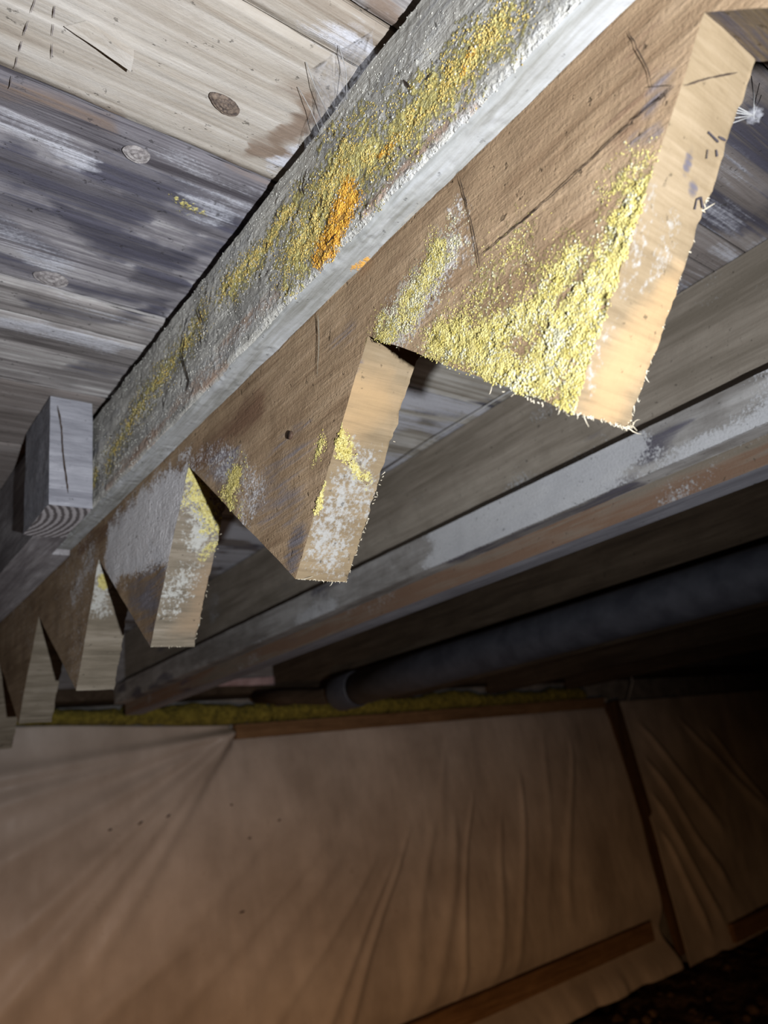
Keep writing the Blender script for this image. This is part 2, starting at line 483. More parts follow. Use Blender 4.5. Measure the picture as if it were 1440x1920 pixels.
PLK=[
  ('d', [(0.082, 0.46, 0.38), (0.11, 0.468, 0.38), (0.125, 0.475, 0.38)], 0.009, 0.6),
  ('d', [(0.08, 0.495, 0.38), (0.15, 0.505, 0.38), (0.21, 0.495, 0.38)], 0.006, 0.55),
  ('d', [(0.15, 0.395, 0.38), (0.21, 0.40, 0.38)], 0.005, 0.7),
  ('b', [(0.2153, 0.2687, 0.38), (0.2173, 0.2902, 0.38), (0.2143, 0.3112, 0.38), (0.2009, 0.3215, 0.38)], 0.0059, 0.8),
  ('b', [(0.2034, 0.2673, 0.38), (0.2201, 0.2703, 0.38)], 0.0072, 0.5),
  ('w', [(0.2283, 0.3081, 0.38), (0.2209, 0.3226, 0.38)], 0.0061, 0.6),
  ('w', [(0.2048, 0.2252, 0.38), (0.2125, 0.226, 0.38)], 0.0117, 0.7),
  ('b', [(0.2074, 0.2041, 0.38), (0.221, 0.2079, 0.38)], 0.0068, 0.7),
  ('d', [(0.0737, 0.4025, 0.38), (0.0995, 0.4077, 0.38), (0.1261, 0.4087, 0.38), (0.1577, 0.4081, 0.38)], 0.016, 0.75),
  ('d', [(0.1187, 0.4298, 0.38), (0.1594, 0.4442, 0.38), (0.2056, 0.4395, 0.38)], 0.0119, 0.85),
  ('d', [(0.1317, 0.3842, 0.38), (0.1745, 0.3759, 0.38), (0.2219, 0.3847, 0.38)], 0.0136, 0.7),
  ('d', [(0.1852, 0.4717, 0.38), (0.2185, 0.4693, 0.38)], 0.0081, 0.7),
  ('d', [(0.0816, 0.4392, 0.38), (0.1069, 0.4363, 0.38)], 0.0099, 0.6),
  ('b', [(0.0627, 0.3519, 0.38), (0.0946, 0.3451, 0.38), (0.1248, 0.3447, 0.38)], 0.0074, 0.8),
  ('b', [(0.1943, 0.3379, 0.38), (0.2229, 0.3402, 0.38)], 0.0054, 0.6),
  ('w', [(0.1637, 0.3505, 0.38), (0.1935, 0.3596, 0.38), (0.2225, 0.3545, 0.38)], 0.011, 0.55),
  ('w', [(0.2043, 0.3822, 0.38), (0.2249, 0.3589, 0.38)], 0.0137, 0.5),
  ('y', [(0.1784, 0.385, 0.38), (0.1922, 0.386, 0.38)], 0.0048, 0.55),
  ('w', [(0.0871, 0.4648, 0.38), (0.109, 0.4714, 0.38), (0.131, 0.4861, 0.38)], 0.0113, 0.4),
  ('w', [(0.0725, 0.371, 0.38), (0.0958, 0.3708, 0.38), (0.1165, 0.3777, 0.38)], 0.0076, 0.55),
  ('w', [(0.1119, 0.5796, 0.38), (0.1521, 0.5771, 0.38), (0.2062, 0.5787, 0.38)], 0.012, 0.7),
  ('d', [(0.1862, 0.618, 0.38), (0.2183, 0.6135, 0.38)], 0.0095, 0.5),
  ('d', [(0.1261, 0.54, 0.38), (0.1826, 0.536, 0.38), (0.2147, 0.503, 0.38)], 0.0066, 0.6),
  ('d', [(0.1831, 0.4447, 0.38), (0.2279, 0.4138, 0.38)], 0.0077, 0.5),
  ('w', [(0.1416, 0.5243, 0.38), (0.2263, 0.5317, 0.38)], 0.0048, 0.4),
]

def haze(strokes, k, s):
    """thin scattered growth around the thick yellow patches"""
    return [('y', pts, r * k, s * q) for ch, pts, r, q in strokes if ch == 'y']


# ------------------------------------------------------------------ palette
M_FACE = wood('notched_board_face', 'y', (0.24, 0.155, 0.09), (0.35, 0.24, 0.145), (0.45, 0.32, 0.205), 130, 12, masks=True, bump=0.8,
              white=(0.93, 0.91, 0.92), mscale=30, bump_dist=0.0013, fscale=560.0, grime_or_shade=(0.125, 0.115, 0.13))  # last tone also colours the shadow painted low on the third tooth
M_CUT = wood('notched_board_cut', 'x', (0.15, 0.107, 0.062), (0.20, 0.147, 0.088), (0.245, 0.185, 0.118), 170, 14, (5, 2, 1), masks=True, bump=0.35,
             tan=(0.34, 0.22, 0.11), ysc=0.72, white=(0.36, 0.352, 0.335), mottle=0.3)
M_CUTOLD = wood('weathered_board_cut', 'x', (0.12, 0.098, 0.07), (0.185, 0.152, 0.112), (0.26, 0.22, 0.17), 170, 14, (5, 2, 1), masks=True, bump=0.45, white=(0.50, 0.49, 0.45), ysc=0.85,
                tan=(0.28, 0.195, 0.12), mottle=0.4)
M_STRIP = wood('mouldy_strip_side', 'y', (0.27, 0.26, 0.235), (0.49, 0.47, 0.425), (0.62, 0.595, 0.53), 160, 14, (2, 9, 4), masks=True, bump=1.0,
               brown=(0.36, 0.235, 0.165), white=(0.62, 0.61, 0.59), grime_or_shade=(0.13, 0.13, 0.135), bump_dist=0.0018)
M_STRIPB = wood('bleached_strip_edge', 'y', (0.17, 0.165, 0.145), (0.30, 0.30, 0.292), (0.385, 0.39, 0.405), 110, 12, (1, 1, 4), masks=True, bump=0.4,
                brown=(0.45, 0.36, 0.22), mottle=0.25)
M_POST = wood('grey_stub_wood', 'x', (0.18, 0.178, 0.20), (0.28, 0.278, 0.305), (0.37, 0.365, 0.395), 190, 22, (3, 3, 3), bump=0.5, mottle=0.35)
def end_grain(name, a, b, scale, centre):
    n = NT(name)
    w = n.n('ShaderNodeTexWave'); w.wave_type = 'RINGS'; w.rings_direction = 'Z'
    n.l(n.scaled((1, 1, 0), centre), w.inputs['Vector'])
    w.inputs['Scale'].default_value = scale; w.inputs['Distortion'].default_value = 1.5; w.inputs['Detail'].default_value = 3; w.inputs['Detail Scale'].default_value = 6
    n.l(n.ramp(w.outputs['Fac'], [(0.2, a), (0.8, b)]), n.p.inputs['Base Color'])
    n.p.inputs['Roughness'].default_value = 0.9; n.bump(w.outputs['Fac'], 0.4, 0.0008)
    return n.m


M_POSTEND = end_grain('grey_stub_end_grain', (0.10, 0.085, 0.085), (0.40, 0.37, 0.375), 48.0, (-0.12, -0.72, 0))
M_TRIM = wood('dusty_dark_lumber', 'y', (0.15, 0.135, 0.14), (0.29, 0.27, 0.275), (0.46, 0.44, 0.45), 120, 10, (4, 1, 2), bump=0.6, mottle=0.6)
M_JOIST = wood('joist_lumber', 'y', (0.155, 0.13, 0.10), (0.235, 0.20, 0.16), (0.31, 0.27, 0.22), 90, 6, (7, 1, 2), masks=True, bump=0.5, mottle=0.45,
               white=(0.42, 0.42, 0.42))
M_LEDGER = wood('dusty_ledger', 'y', (0.16, 0.145, 0.13), (0.26, 0.245, 0.23), (0.38, 0.365, 0.35), 70, 9, (1, 5, 2), masks=True, bump=0.5, mottle=0.6,
                white=(0.56, 0.56, 0.57))
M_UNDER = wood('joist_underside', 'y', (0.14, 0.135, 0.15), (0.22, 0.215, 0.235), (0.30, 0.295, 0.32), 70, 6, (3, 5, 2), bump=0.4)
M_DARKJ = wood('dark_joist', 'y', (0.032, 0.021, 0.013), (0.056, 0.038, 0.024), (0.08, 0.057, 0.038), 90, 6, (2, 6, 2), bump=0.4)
M_RIM = wood('rim_board', 'x', (0.10, 0.09, 0.085), (0.17, 0.155, 0.15), (0.24, 0.22, 0.215), 90, 6, (2, 6, 9), bump=0.4)
M_BATTEN = wood('brown_batten', 'x', (0.12, 0.065, 0.03), (0.20, 0.115, 0.055), (0.27, 0.165, 0.085), 90, 6, (2, 1, 8), bump=0.3)
M_CRACK_SHADE = plain('split_wood_or_shade', (0.025, 0.016, 0.011), (0.06, 0.04, 0.028), 300, 1.0, 0.1)  # also draws the painted shadow line beside the raised splinter
M_INK = plain('ink', (0.03, 0.025, 0.03), (0.06, 0.05, 0.055), 300, 0.9, 0.1)
M_FIBRE = plain('torn_fibre', (0.34, 0.29, 0.21), (0.50, 0.44, 0.34), 200, 0.9, 0.1)
M_CRUST = plain('yellow_mould_crust', (0.38, 0.31, 0.085), (0.58, 0.50, 0.21), 260, 0.95, 0.4, 0.0006, 0.1)
M_CRUSTO = plain('ochre_mould_crust', (0.42, 0.29, 0.07), (0.66, 0.52, 0.20), 240, 0.95, 0.4, 0.0006, 0.1)
M_CRUSTW = plain('pale_mould_crust', (0.36, 0.335, 0.22), (0.55, 0.52, 0.38), 260, 0.95, 0.4, 0.0006, 0.1)

# ------------------------------------------------------------------ the setting: soil, foundation, boards overhead
YW = 1.75


def ground():
    xs = np.linspace(-1.6, 4.2, 190); ys = np.linspace(-1.6, 1.84, 130)
    P = np.stack(np.meshgrid(xs, ys, indexing='ij') + [np.full((190, 130), -0.74)], -1)
    q = P.reshape(-1, 3)
    h = 0.045 * (fbm(q, 5, 3, 4) - 0.5) + 0.05 * (fbm(q, 22, 8, 3) - 0.5)
    q[:, 2] += h
    mb = MB(); mb.grid(q.reshape(P.shape))
    o = mb.build('floor', plain('dark_soil', (0.035, 0.022, 0.013), (0.13, 0.085, 0.05), 45, 1.0, 0.8, 0.01, 0.1))
    tag(o, 'dark brown lumpy bare soil floor of the crawl space', 'floor', kind='structure')
    rnd = random.Random(4)
    cl = MB()
    for i in range(130):
        x = rnd.uniform(1.4, 3.4); y = rnd.uniform(0.9, 1.66); r = rnd.uniform(0.006, 0.022)
        th = np.linspace(0, math.pi, 5); ph = np.linspace(0, 2 * math.pi, 8)
        T, Q = np.meshgrid(th, ph, indexing='ij')
        S = np.stack([np.sin(T) * np.cos(Q), np.sin(T) * np.sin(Q), np.cos(T) * 0.7], -1) * r
        v = S.reshape(-1, 3); v = v * (0.7 + 0.6 * vnoise(v + i, 60, i))[:, None] + [x, y, -0.735]
        cl.grid(v.reshape(S.shape))
    c = cl.build('soil_clods', plain('clod', (0.04, 0.026, 0.015), (0.11, 0.072, 0.04), 60, 1.0, 0.8, 0.006, 0.1), o)
    c['kind'] = 'stuff'


ground()

mb = MB(); mb.box((-1.6, 1.80, -0.78), (4.2, 1.98, 0.2315))
tag(mb.build('wall_back', plain('old_concrete', (0.12, 0.11, 0.10), (0.24, 0.22, 0.20), 20, 0.95, 0.5, 0.004), smooth_shade=False),
    'low grey foundation wall behind the plastic sheets', 'wall', kind='structure')
mb = MB(); mb.box((-1.6, 1.70, 0.2585), (4.2, 1.738, 0.379))
tag(mb.build('trim_1', M_RIM, smooth_shade=False), 'dark rim board closing the joist ends above the wall', 'trim', kind='structure')
mb = MB(); mb.box((-1.6, 1.70, 0.232), (4.2, 1.90, 0.258))
tag(mb.build('trim_2', M_DARKJ, smooth_shade=False), 'dark sill plate lying on the foundation wall under the rim board', 'trim', kind='structure')

mb = MB(); mb.box((-1.6, -1.6, 0.402), (4.2, 1.98, 0.42))
CEIL = mb.build('ceiling', M_DARKJ, smooth_shade=False)
tag(CEIL, 'underside of the old plank floor over the crawl space', 'ceiling', kind='structure')

EDGES = [-1.6, -1.4, -1.22, -1.05, -0.88, -0.7, -0.52, -0.35, -0.18, -0.03, 0.105, 0.2085, 0.2375, 0.338, 0.517, 0.561, 0.667, 0.80, 0.93, 1.07, 1.22, 1.36, 1.5, 1.64, 1.86]
PAL = {
    'cream': ((0.215, 0.17, 0.13), (0.335, 0.295, 0.25), (0.43, 0.395, 0.355)),
    'slate': ((0.06, 0.053, 0.06), (0.22, 0.205, 0.22), (0.44, 0.42, 0.425)),
    'worn': ((0.10, 0.088, 0.085), (0.29, 0.265, 0.255), (0.52, 0.50, 0.48)),
    'dim': ((0.13, 0.11, 0.10), (0.22, 0.19, 0.175), (0.31, 0.28, 0.265)),
}
PAL['bleached'] = ((0.22, 0.19, 0.15), (0.50, 0.47, 0.42), (0.72, 0.70, 0.68))
MATP = {}
for k, (a, b, c) in PAL.items():
    MATP[k] = wood('plank_' + k, 'x', a, b, c, 150 if k != 'cream' else 110, 4.5, (len(k), 2, 5), masks=True, bump=0.6, mottle=0.4,
                   brown=(0.17, 0.115, 0.08), grime_or_shade=(0.042, 0.040, 0.058), white=(0.60, 0.60, 0.65), mscale=18, streak=True)
KIND = {0.2085: 'cream', 0.2375: 'cream', 0.338: 'slate', 0.517: 'worn', 0.561: 'worn', 0.667: 'dim', 0.105: 'worn'}
for i, (a, b) in enumerate(zip(EDGES[:-1], EDGES[1:])):
    rnd = random.Random(i * 13 + 1)
    mat = MATP[KIND.get(a, 'dim')]
    zo = rnd.uniform(-0.0006, 0.0012)
    for (x0, x1, near) in ((-1.6, 0.259, True), (0.261, 4.2, False)):
        mb = MB()
        y0, y1 = a + 0.0009, b - 0.0009
        z0, z1 = 0.380 + zo, 0.4015
        vis = 0.1 < a < 0.95 and near
        if vis:
            st = 0.0016 if a < 0.6 else 0.003
            xm = -0.04
            n_y = max(2, int((y1 - y0) / st))
            n_x = int((x1 - xm) / st)
            mb.patch((xm, y0, z0), (xm, y1, z0), (x1, y1, z0), (x1, y0, z0), n_y, n_x)
            mb.patch((x0, y0, z0), (x0, y1, z0), (xm, y1, z0), (xm, y0, z0), n_y, 1)
            mb.box((x0, y0, z0), (x1, y1, z1))
            # drop the coarse copy of the lower face
            F = mb.F; last = [k for k in range(len(F) - 2, len(F) - 1)]
            del mb.F[last[0]]; del mb.M[last[0]]
            V = mb.verts()
            m = paint(V, PLK, (0.020, 0.005, 0.0), (16.0, 90.0, 1.0))
            low = V[:, 2] < z0 + 0.0005
            g = fbm(V, (14, 260, 20), 3 + i, 3) - 0.5
            edge = np.minimum(V[:, 1] - y0, y1 - V[:, 1])
            V[:, 2] += low * (g * 0.0016 + 0.0022 * np.exp(-(edge / 0.0022) ** 2) * (0.4 + vnoise(V, (60, 1, 1), i)))
            V[:, 1] += low * (edge < 0.001) * (fbm(V, (45, 1, 1), i + 9, 3) - 0.5) * 0.003
            mb.build('plank', mat, CEIL, m, V)
        else:
            if not near and 0.1 < a:
                n_y = max(2, int((y1 - y0) / 0.012))
                mb.patch((x0, y0, z0), (x0, y1, z0), (1.1, y1, z0), (1.1, y0, z0), n_y, 70)
                mb.box((x0, y0, z0 + 0.0004), (x1, y1, z1))
                V = mb.verts(); m = np.zeros((len(V), 8))
                m[:, 1] = 0.95 * smooth(0.42, 0.58, fbm(V, (9, 22, 9), 40 + i, 3))
                m[:, 1] *= 1.0 if a > 0.3 else 0.35
                m[:, 2] = 0.8 * smooth(0.52, 0.7, fbm(V, (8, 24, 9), 60 + i, 3))
                mb.build('plank', MATP['bleached'] if 0.3 < a < 0.9 else MATP['dim'], CEIL, m, V)
            else:
                mb.box((x0, y0, z0), (x1, y1, z1))
                V = mb.verts()
                mb.build('plank', mat, CEIL, np.zeros((len(V), 8)), V, smooth_shade=False)

# lifted sliver on the pale plank and the two dashed marks across it
mb = MB()
base = np.array([[0.0803, 0.2951], [0.0883, 0.2868], [0.1143, 0.2900], [0.1156, 0.2977]])
top = [(x, y, 0.3790) for x, y in base]; bot = [(0.0803, 0.2951, 0.3785), (0.0883, 0.2868, 0.3785), (0.1143, 0.2900, 0.3725), (0.1156, 0.2977, 0.3715)]
mb.patch(*bot[:4], 8, 10); mb.patch(*top[:4], 8, 10)
mb.patch(bot[2], bot[3], top[3], top[2], 4, 2); mb.patch(bot[3], bot[0], top[0], top[3], 6, 2); mb.patch(bot[1], bot[2], top[2], top[1], 6, 2)
V = rough(mb.verts(), 0.0004, 150, 2)
mb.build('lifted_sliver', MATP['cream'], CEIL, np.zeros((len(V), 8)), V)


def ribbon(lines, nrm, width, name, mat, parent, lift=0.00025, taper=True, wob=0.0004, seed=0):
    nrm = np.asarray(nrm, float); nrm = nrm / np.linalg.norm(nrm)
    out = []
    for li, L in enumerate(lines):
        L = np.asarray(L, float); P = []
        for a, b in zip(L[:-1], L[1:]):
            k = max(2, int(np.linalg.norm(b - a) / 0.002))
            P.extend([a + (b - a) * t for t in np.linspace(0, 1, k, endpoint=False)])
        P.append(L[-1]); P = np.array(P)
        T = np.gradient(P, axis=0); T /= np.linalg.norm(T, axis=1)[:, None] + 1e-12
        S = np.cross(nrm, T)
        w = width * (0.5 + vnoise(P, 400, seed + li))
        if taper: w = w * np.minimum(1, np.minimum(np.arange(len(P)) + 1, len(P) - np.arange(len(P))) / 4)
        c = P + S * ((fbm(P, 350, seed + 3 + li, 2) - 0.5) * 2 * wob)[:, None]
        mb = MB()
        a = c - S * w[:, None] / 2 + nrm * lift; b = c + S * w[:, None] / 2 + nrm * lift
        mb.grid(np.stack([a, c + nrm * lift, b], 1))
        out.append(mb.build(name, mat, parent, smooth_shade=False))
    return out


DASH = []
for L in ([(0.0645, 0.286), (0.0647, 0.31), (0.0652, 0.327), (0.0663, 0.351)], [(0.0732, 0.286), (0.0767, 0.3025), (0.0819, 0.325)]):
    DASH.append([(x, y, 0.3778) for x, y in L])
DSH = []
for L in DASH:
    P = np.concatenate([np.linspace(a, b, 6)[:-1] for a, b in zip(np.array(L[:-1]), np.array(L[1:]))])
    DSH += [P[k:k + 3] for k in range(0, len(P) - 2, 3)]
ribbon(DSH, (0, 0, -1), 0.0008, 'dashed_mark', plain('faded_mark', (0.10, 0.085, 0.085), (0.2, 0.17, 0.17), 300, 0.9), CEIL, seed=4)
# the dark oval knot in the pale plank
def knot(cx, cy, a, b, tilt, z, mat):
    th = np.linspace(0, 2 * math.pi, 41); rr = np.linspace(0, 1, 9)
    R_, T_ = np.meshgrid(rr, th, indexing='ij')
    u = R_ * a * np.cos(T_); w = R_ * b * np.sin(T_) * (1 + 0.15 * np.cos(T_))
    X = cx + u * math.cos(tilt) - w * math.sin(tilt); Y = cy + u * math.sin(tilt) + w * math.cos(tilt)
    Z = z + 0.0012 * R_ ** 2 + 0.0005 * np.sin(R_ * 16)
    mb = MB(); q = rough(np.stack([X, Y, Z], -1).reshape(-1, 3), 0.0004, 400, 3, 2)
    mb.grid(q.reshape(9, 41, 3)); mb.build('knot', mat, CEIL)


knot(0.170, 0.2962, 0.0105, 0.0054, 0.25, 0.3772, plain('dark_knot', (0.05, 0.038, 0.035), (0.20, 0.15, 0.115), 420, 0.8, 0.6))
M_PALEKNOT = plain('pale_knot', (0.16, 0.14, 0.14), (0.38, 0.35, 0.34), 300, 0.8, 0.6)
knot(0.1404, 0.3566, 0.0085, 0.0065, 0.1, 0.3775, M_PALEKNOT)
knot(0.1294, 0.5009, 0.0125, 0.0085, 0.1, 0.3775, M_PALEKNOT)

# ------------------------------------------------------------------ notched stair stringer hung under the floor
XS, XT = 0.240, 0.278
PROF = [(-0.575, 0.24), (-0.49, 0.122), (-0.365, 0.24), (-0.277, 0.122), (-0.15, 0.242), (-0.055, 0.122), (0.068, 0.245), (0.161, 0.127), (0.279, 0.232), (0.377, 0.118),
        (0.517, 0.250), (0.607, 0.124), (0.734, 0.238), (0.805, 0.120), (0.952, 0.232), (1.035, 0.117), (1.146, 0.212), (1.235, 0.105), (1.37, 0.225), (1.46, 0.11), (1.59, 0.23), (1.66, 0.15)]
ZT = 0.3785
mb = MB()
for i, (a, b) in enumerate(zip(PROF[:-1], PROF[1:])):
    fine = -0.1 < a[0] < 0.8
    st = 0.0014 if fine else 0.004
    nu = max(2, int((b[0] - a[0]) / st)); nv = int(0.26 / (0.0016 if fine else 0.005))
    mb.patch((XS, a[0], a[1]), (XS, b[0], b[1]), (XS, b[0], ZT), (XS, a[0], ZT), nu, nv, 0, 1)
    ln = math.hypot(b[0] - a[0], b[1] - a[1])
    nl = max(2, int(ln / st)) if fine else 30
    cut = 2 + i if i % 2 == 0 else 100 + i
    cm = 1 if a[0] < 0.5 else 2
    mb.patch((XS, a[0], a[1]), (XT, a[0], a[1]), (XT, b[0], b[1]), (XS, b[0], b[1]), int(0.038 / st) if fine else 8, nu if fine else nl, cm, cut)
    mb.patch((XT, a[0], a[1]), (XT, a[0], ZT), (XT, b[0], ZT), (XT, b[0], b[1]), 1, nu, 0, 0)
a, b = PROF[0], PROF[-1]
mb.patch((XS, a[0], a[1]), (XS, a[0], ZT), (XT, a[0], ZT), (XT, a[0], a[1]), 4, 4)
mb.patch((XS, b[0], b[1]), (XT, b[0], b[1]), (XT, b[0], ZT), (XS, b[0], ZT), 4, 4)
mb.patch((XS, a[0], ZT), (XS, b[0], ZT), (XT, b[0], ZT), (XT, a[0], ZT), 10, 2)
V0 = mb.verts(); T = mb.tags()
mk = np.zeros((len(V0), 8))
side = T == 1
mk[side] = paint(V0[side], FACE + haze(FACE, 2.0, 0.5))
for i in range(0, len(PROF) - 1, 2):
    sel = T == 2 + i
    y0 = PROF[i][0]
    S = {0.068: TAN1, 0.279: TAN2, 0.517: TAN3, 0.734: TAN4}.get(y0)
    if S is not None:
        mk[sel] = paint(V0[sel], S)
# pale dusting of growth on the far teeth
far = (V0[:, 1] > 0.75) & side
mk[far, 1] = np.maximum(mk[far, 1], 0.35 * fbm(V0[far], 14, 21, 3))
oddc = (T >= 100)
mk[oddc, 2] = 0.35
crust = np.clip(np.maximum(mk[:, 0], 0.12 * mk[:, 1]), 0, 1)
V = rough(V0, 0.00012 + 0.0012 * crust * smooth(0.3, 0.6, vnoise(V0, 160, 3)), 330, 11, 2)
V = rough(V, 0.0007, 35, 23, 2)
# torn saw edge on the right-hand arris of every cut
arr = np.abs(V0[:, 0] - XT) < 1e-6
V[arr] = rough(V[arr], 0.0016, 240, 77, 2)
V[:, 2] = np.minimum(V[:, 2], ZT)
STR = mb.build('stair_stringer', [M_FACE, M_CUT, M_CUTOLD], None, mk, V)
tag(STR, 'brown saw-toothed board with triangular teeth pointing down, crusted with yellow mould', 'stringer')

CF = [[(0.24, 0.1892, 0.2225), (0.24, 0.1573, 0.2228), (0.24, 0.1275, 0.2244), (0.24, 0.1035, 0.2265), (0.24, 0.0852, 0.2264)],
      [(0.24, 0.1928, 0.2729), (0.24, 0.1919, 0.2525), (0.24, 0.1913, 0.2363), (0.24, 0.1914, 0.2164)],
      [(0.24, 0.0953, 0.2646), (0.24, 0.0930, 0.2423), (0.24, 0.0932, 0.2329)],
      [(0.24, 0.1208, 0.1910), (0.24, 0.1239, 0.1843), (0.24, 0.1284, 0.1799)], [(0.24, 0.0951, 0.2348), (0.24, 0.0862, 0.2274)],
      [(0.24, 0.3225, 0.2711), (0.24, 0.3246, 0.2532), (0.24, 0.3302, 0.2321)]]  # last line is no split: the raised splinter's shadow drawn as a dark ribbon
ribbon(CF, (-1, 0, 0), 0.0006, 'crack_or_shade', M_CRACK_SHADE, STR, 0.0008, wob=0.0007, seed=20)
ribbon([[(0.24, 0.3211, 0.2711), (0.24, 0.3232, 0.2532), (0.24, 0.3289, 0.2321)]], (-1, 0, 0), 0.0011, 'raised_splinter', M_FIBRE, STR, 0.0016, seed=25)
nt = np.cross((0, 0.093, -0.118), (1, 0, 0)); nt = nt if nt[1] < 0 else -nt
INK = [[(0.2632, 0.0883, 0.2192), (0.267, 0.0885, 0.219), (0.2713, 0.0887, 0.2187)], [(0.2705, 0.0877, 0.2201), (0.2755, 0.0873, 0.2205)],
       [(0.2665, 0.0916, 0.215), (0.2677, 0.0935, 0.2126)], [(0.2716, 0.0904, 0.2165), (0.2737, 0.0916, 0.2151)],
       [(0.2712, 0.105, 0.1981), (0.2703, 0.1027, 0.201), (0.2726, 0.1018, 0.2021), (0.2758, 0.1036, 0.1998)]]
ribbon(INK, nt, 0.0009, 'ink_stroke', M_INK, STR, 0.0007, False, 0.0001, 30)
ribbon([[(0.241, 0.0835, 0.2253), (0.2515, 0.0793, 0.2307), (0.2684, 0.0732, 0.2384)]], nt, 0.0007, 'saw_scar', M_CRACK_SHADE, STR, 0.0006, seed=33)

PHI = (1 + 5 ** 0.5) / 2
ICO = np.array([(-1, PHI, 0), (1, PHI, 0), (-1, -PHI, 0), (1, -PHI, 0), (0, -1, PHI), (0, 1, PHI), (0, -1, -PHI), (0, 1, -PHI), (PHI, 0, -1), (PHI, 0, 1), (-PHI, 0, -1), (-PHI, 0, 1)]) / math.sqrt(1 + PHI * PHI)
ICF = np.array([(0, 11, 5), (0, 5, 1), (0, 1, 7), (0, 7, 10), (0, 10, 11), (1, 5, 9), (5, 11, 4), (11, 10, 2), (10, 7, 6), (7, 1, 8), (3, 9, 4), (3, 4, 2), (3, 2, 6), (3, 6, 8), (3, 8, 9), (4, 9, 5), (2, 4, 11), (6, 2, 10), (8, 6, 7), (9, 8, 1)])


def crust_on(pts, weight, count, rmin, rmax, name, mat, parent, seed, flat=0.55, axis=0):
    """small knobbly growths sitting on a surface where the growth is thick"""
    rs = np.random.RandomState(seed)
    n_ = fbm(pts, 170, seed, 2)
    w = np.clip(weight - 0.12, 0, 1) ** 1.6 * smooth(0.36, 0.62, n_)
    if w.sum() <= 0: return
    idx = rs.choice(len(pts), size=count, p=w / w.sum())
    r = rs.uniform(rmin, rmax, count) * (0.5 + 0.6 * weight[idx])
    c = pts[idx] + rs.uniform(-1, 1, (count, 3)) * 0.0012 * np.array([0 if k == axis else 1 for k in range(3)])
    s = np.ones((count, 1, 3)); s[:, 0, :] = rs.uniform(0.7, 1.4, (count, 3)); s[:, 0, axis] *= flat
    v = c[:, None, :] + ICO[None] * r[:, None, None] * s
    F = (ICF[None] + 12 * np.arange(count)[:, None, None]).reshape(-1, 3)
    o = finish(name, v.reshape(-1, 3), F, mat, parent)
    o['kind'] = 'stuff'
    return o


sp, sm = V[side], mk[side]
nearm = sp[:, 1] < 0.30
crust_on(sp[nearm], sm[nearm, 0], 13000, 0.0003, 0.0007, 'mould_crust', M_CRUST, STR, 3)
crust_on(sp[nearm], np.maximum(sm[nearm, 1], 0.8 * sm[nearm, 0]), 3200, 0.0004, 0.0008, 'pale_mould_crust', M_CRUSTW, STR, 4)
crust_on(sp[~nearm], np.maximum(sm[~nearm, 0], 0), 900, 0.0005, 0.0010, 'mould_crust', M_CRUST, STR, 5)
tc = (T >= 2) & (T < 100)
crust_on(V[tc], mk[tc, 0], 900, 0.0004, 0.0009, 'mould_crust', M_CRUST, STR, 6, 1.0)


def fibres(edges, name, mat, parent, seed):
    rs = np.random.RandomState(seed); mb = MB()
    for (a, b, n, ln, dirn) in edges:
        a, b, dirn = np.array(a), np.array(b), np.array(dirn, float)
        for _ in range(n):
            p = a + (b - a) * rs.rand()
            L = ln * (0.12 + 0.88 * rs.rand() ** 4)
            d = dirn + rs.normal(0, 0.9, 3); d /= np.linalg.norm(d)
            k = rs.normal(0, 0.5, 3)
            pts = [p - d * 0.001, p + d * L * 0.4 + k * L * 0.08, p + d * L * 0.75 + k * L * 0.25, p + d * L + k * L * 0.5]
            mb.tube(pts, [0.00035, 0.0003, 0.0002, 0.0001], 4)
    o = mb.build(name, mat, parent); o['kind'] = 'stuff'


fibres([((XT, 0.10, 0.205), (XT, 0.161, 0.128), 38, 0.0055, (0.8, 0, -0.5)), ((XS, 0.161, 0.127), (XT, 0.161, 0.127), 33, 0.007, (0.1, 0.1, -1)), ((XT, 0.158, 0.128), (XT, 0.162, 0.127), 11, 0.008, (0.3, 0.1, -1)),
        ((XS, 0.20, 0.158), (XS, 0.163, 0.128), 16, 0.006, (-0.1, 0.3, -1)), ((XS, 0.377, 0.118), (XT, 0.377, 0.118), 22, 0.006, (0.1, 0, -1)), ((XT, 0.31, 0.19), (XT, 0.377, 0.118), 27, 0.004, (0.9, 0, -0.3)),
        ((XT, 0.54, 0.21), (XT, 0.606, 0.124), 16, 0.0035, (0.9, 0, -0.3)), ((XS, 0.606, 0.124), (XT, 0.606, 0.124), 13, 0.004, (0, 0, -1))], 'torn_fibres', M_FIBRE, STR, 8)

# ------------------------------------------------------------------ mouldy strip nailed along the stringer
SX0, SX1, SZ0, SZ1, SY0, SY1 = 0.2205, 0.2393, 0.275, 0.366, -0.6, 0.823
mb = MB()
mb.patch((SX0, -0.1, SZ0), (SX0, -0.1, SZ1), (SX0, SY1, SZ1), (SX0, SY1, SZ0), 66, 660, 0, 1)
mb.patch((SX0, -0.1, SZ0), (SX0, SY1, SZ0), (SX1, SY1, SZ0), (SX1, -0.1, SZ0), 660, 14, 1, 2)
mb.patch((SX0, SY0, SZ0), (SX0, SY0, SZ1), (SX0, -0.1, SZ1), (SX0, -0.1, SZ0), 6, 30, 0, 0)
mb.patch((SX0, SY0, SZ0), (SX0, -0.1, SZ0), (SX1, -0.1, SZ0), (SX1, SY0, SZ0), 30, 3, 1, 0)
mb.patch((SX1, SY0, SZ0), (SX1, SY1, SZ0), (SX1, SY1, SZ1), (SX1, SY0, SZ1), 40, 6)
mb.patch((SX0, SY0, SZ1), (SX1, SY0, SZ1), (SX1, SY1, SZ1), (SX0, SY1, SZ1), 4, 660)
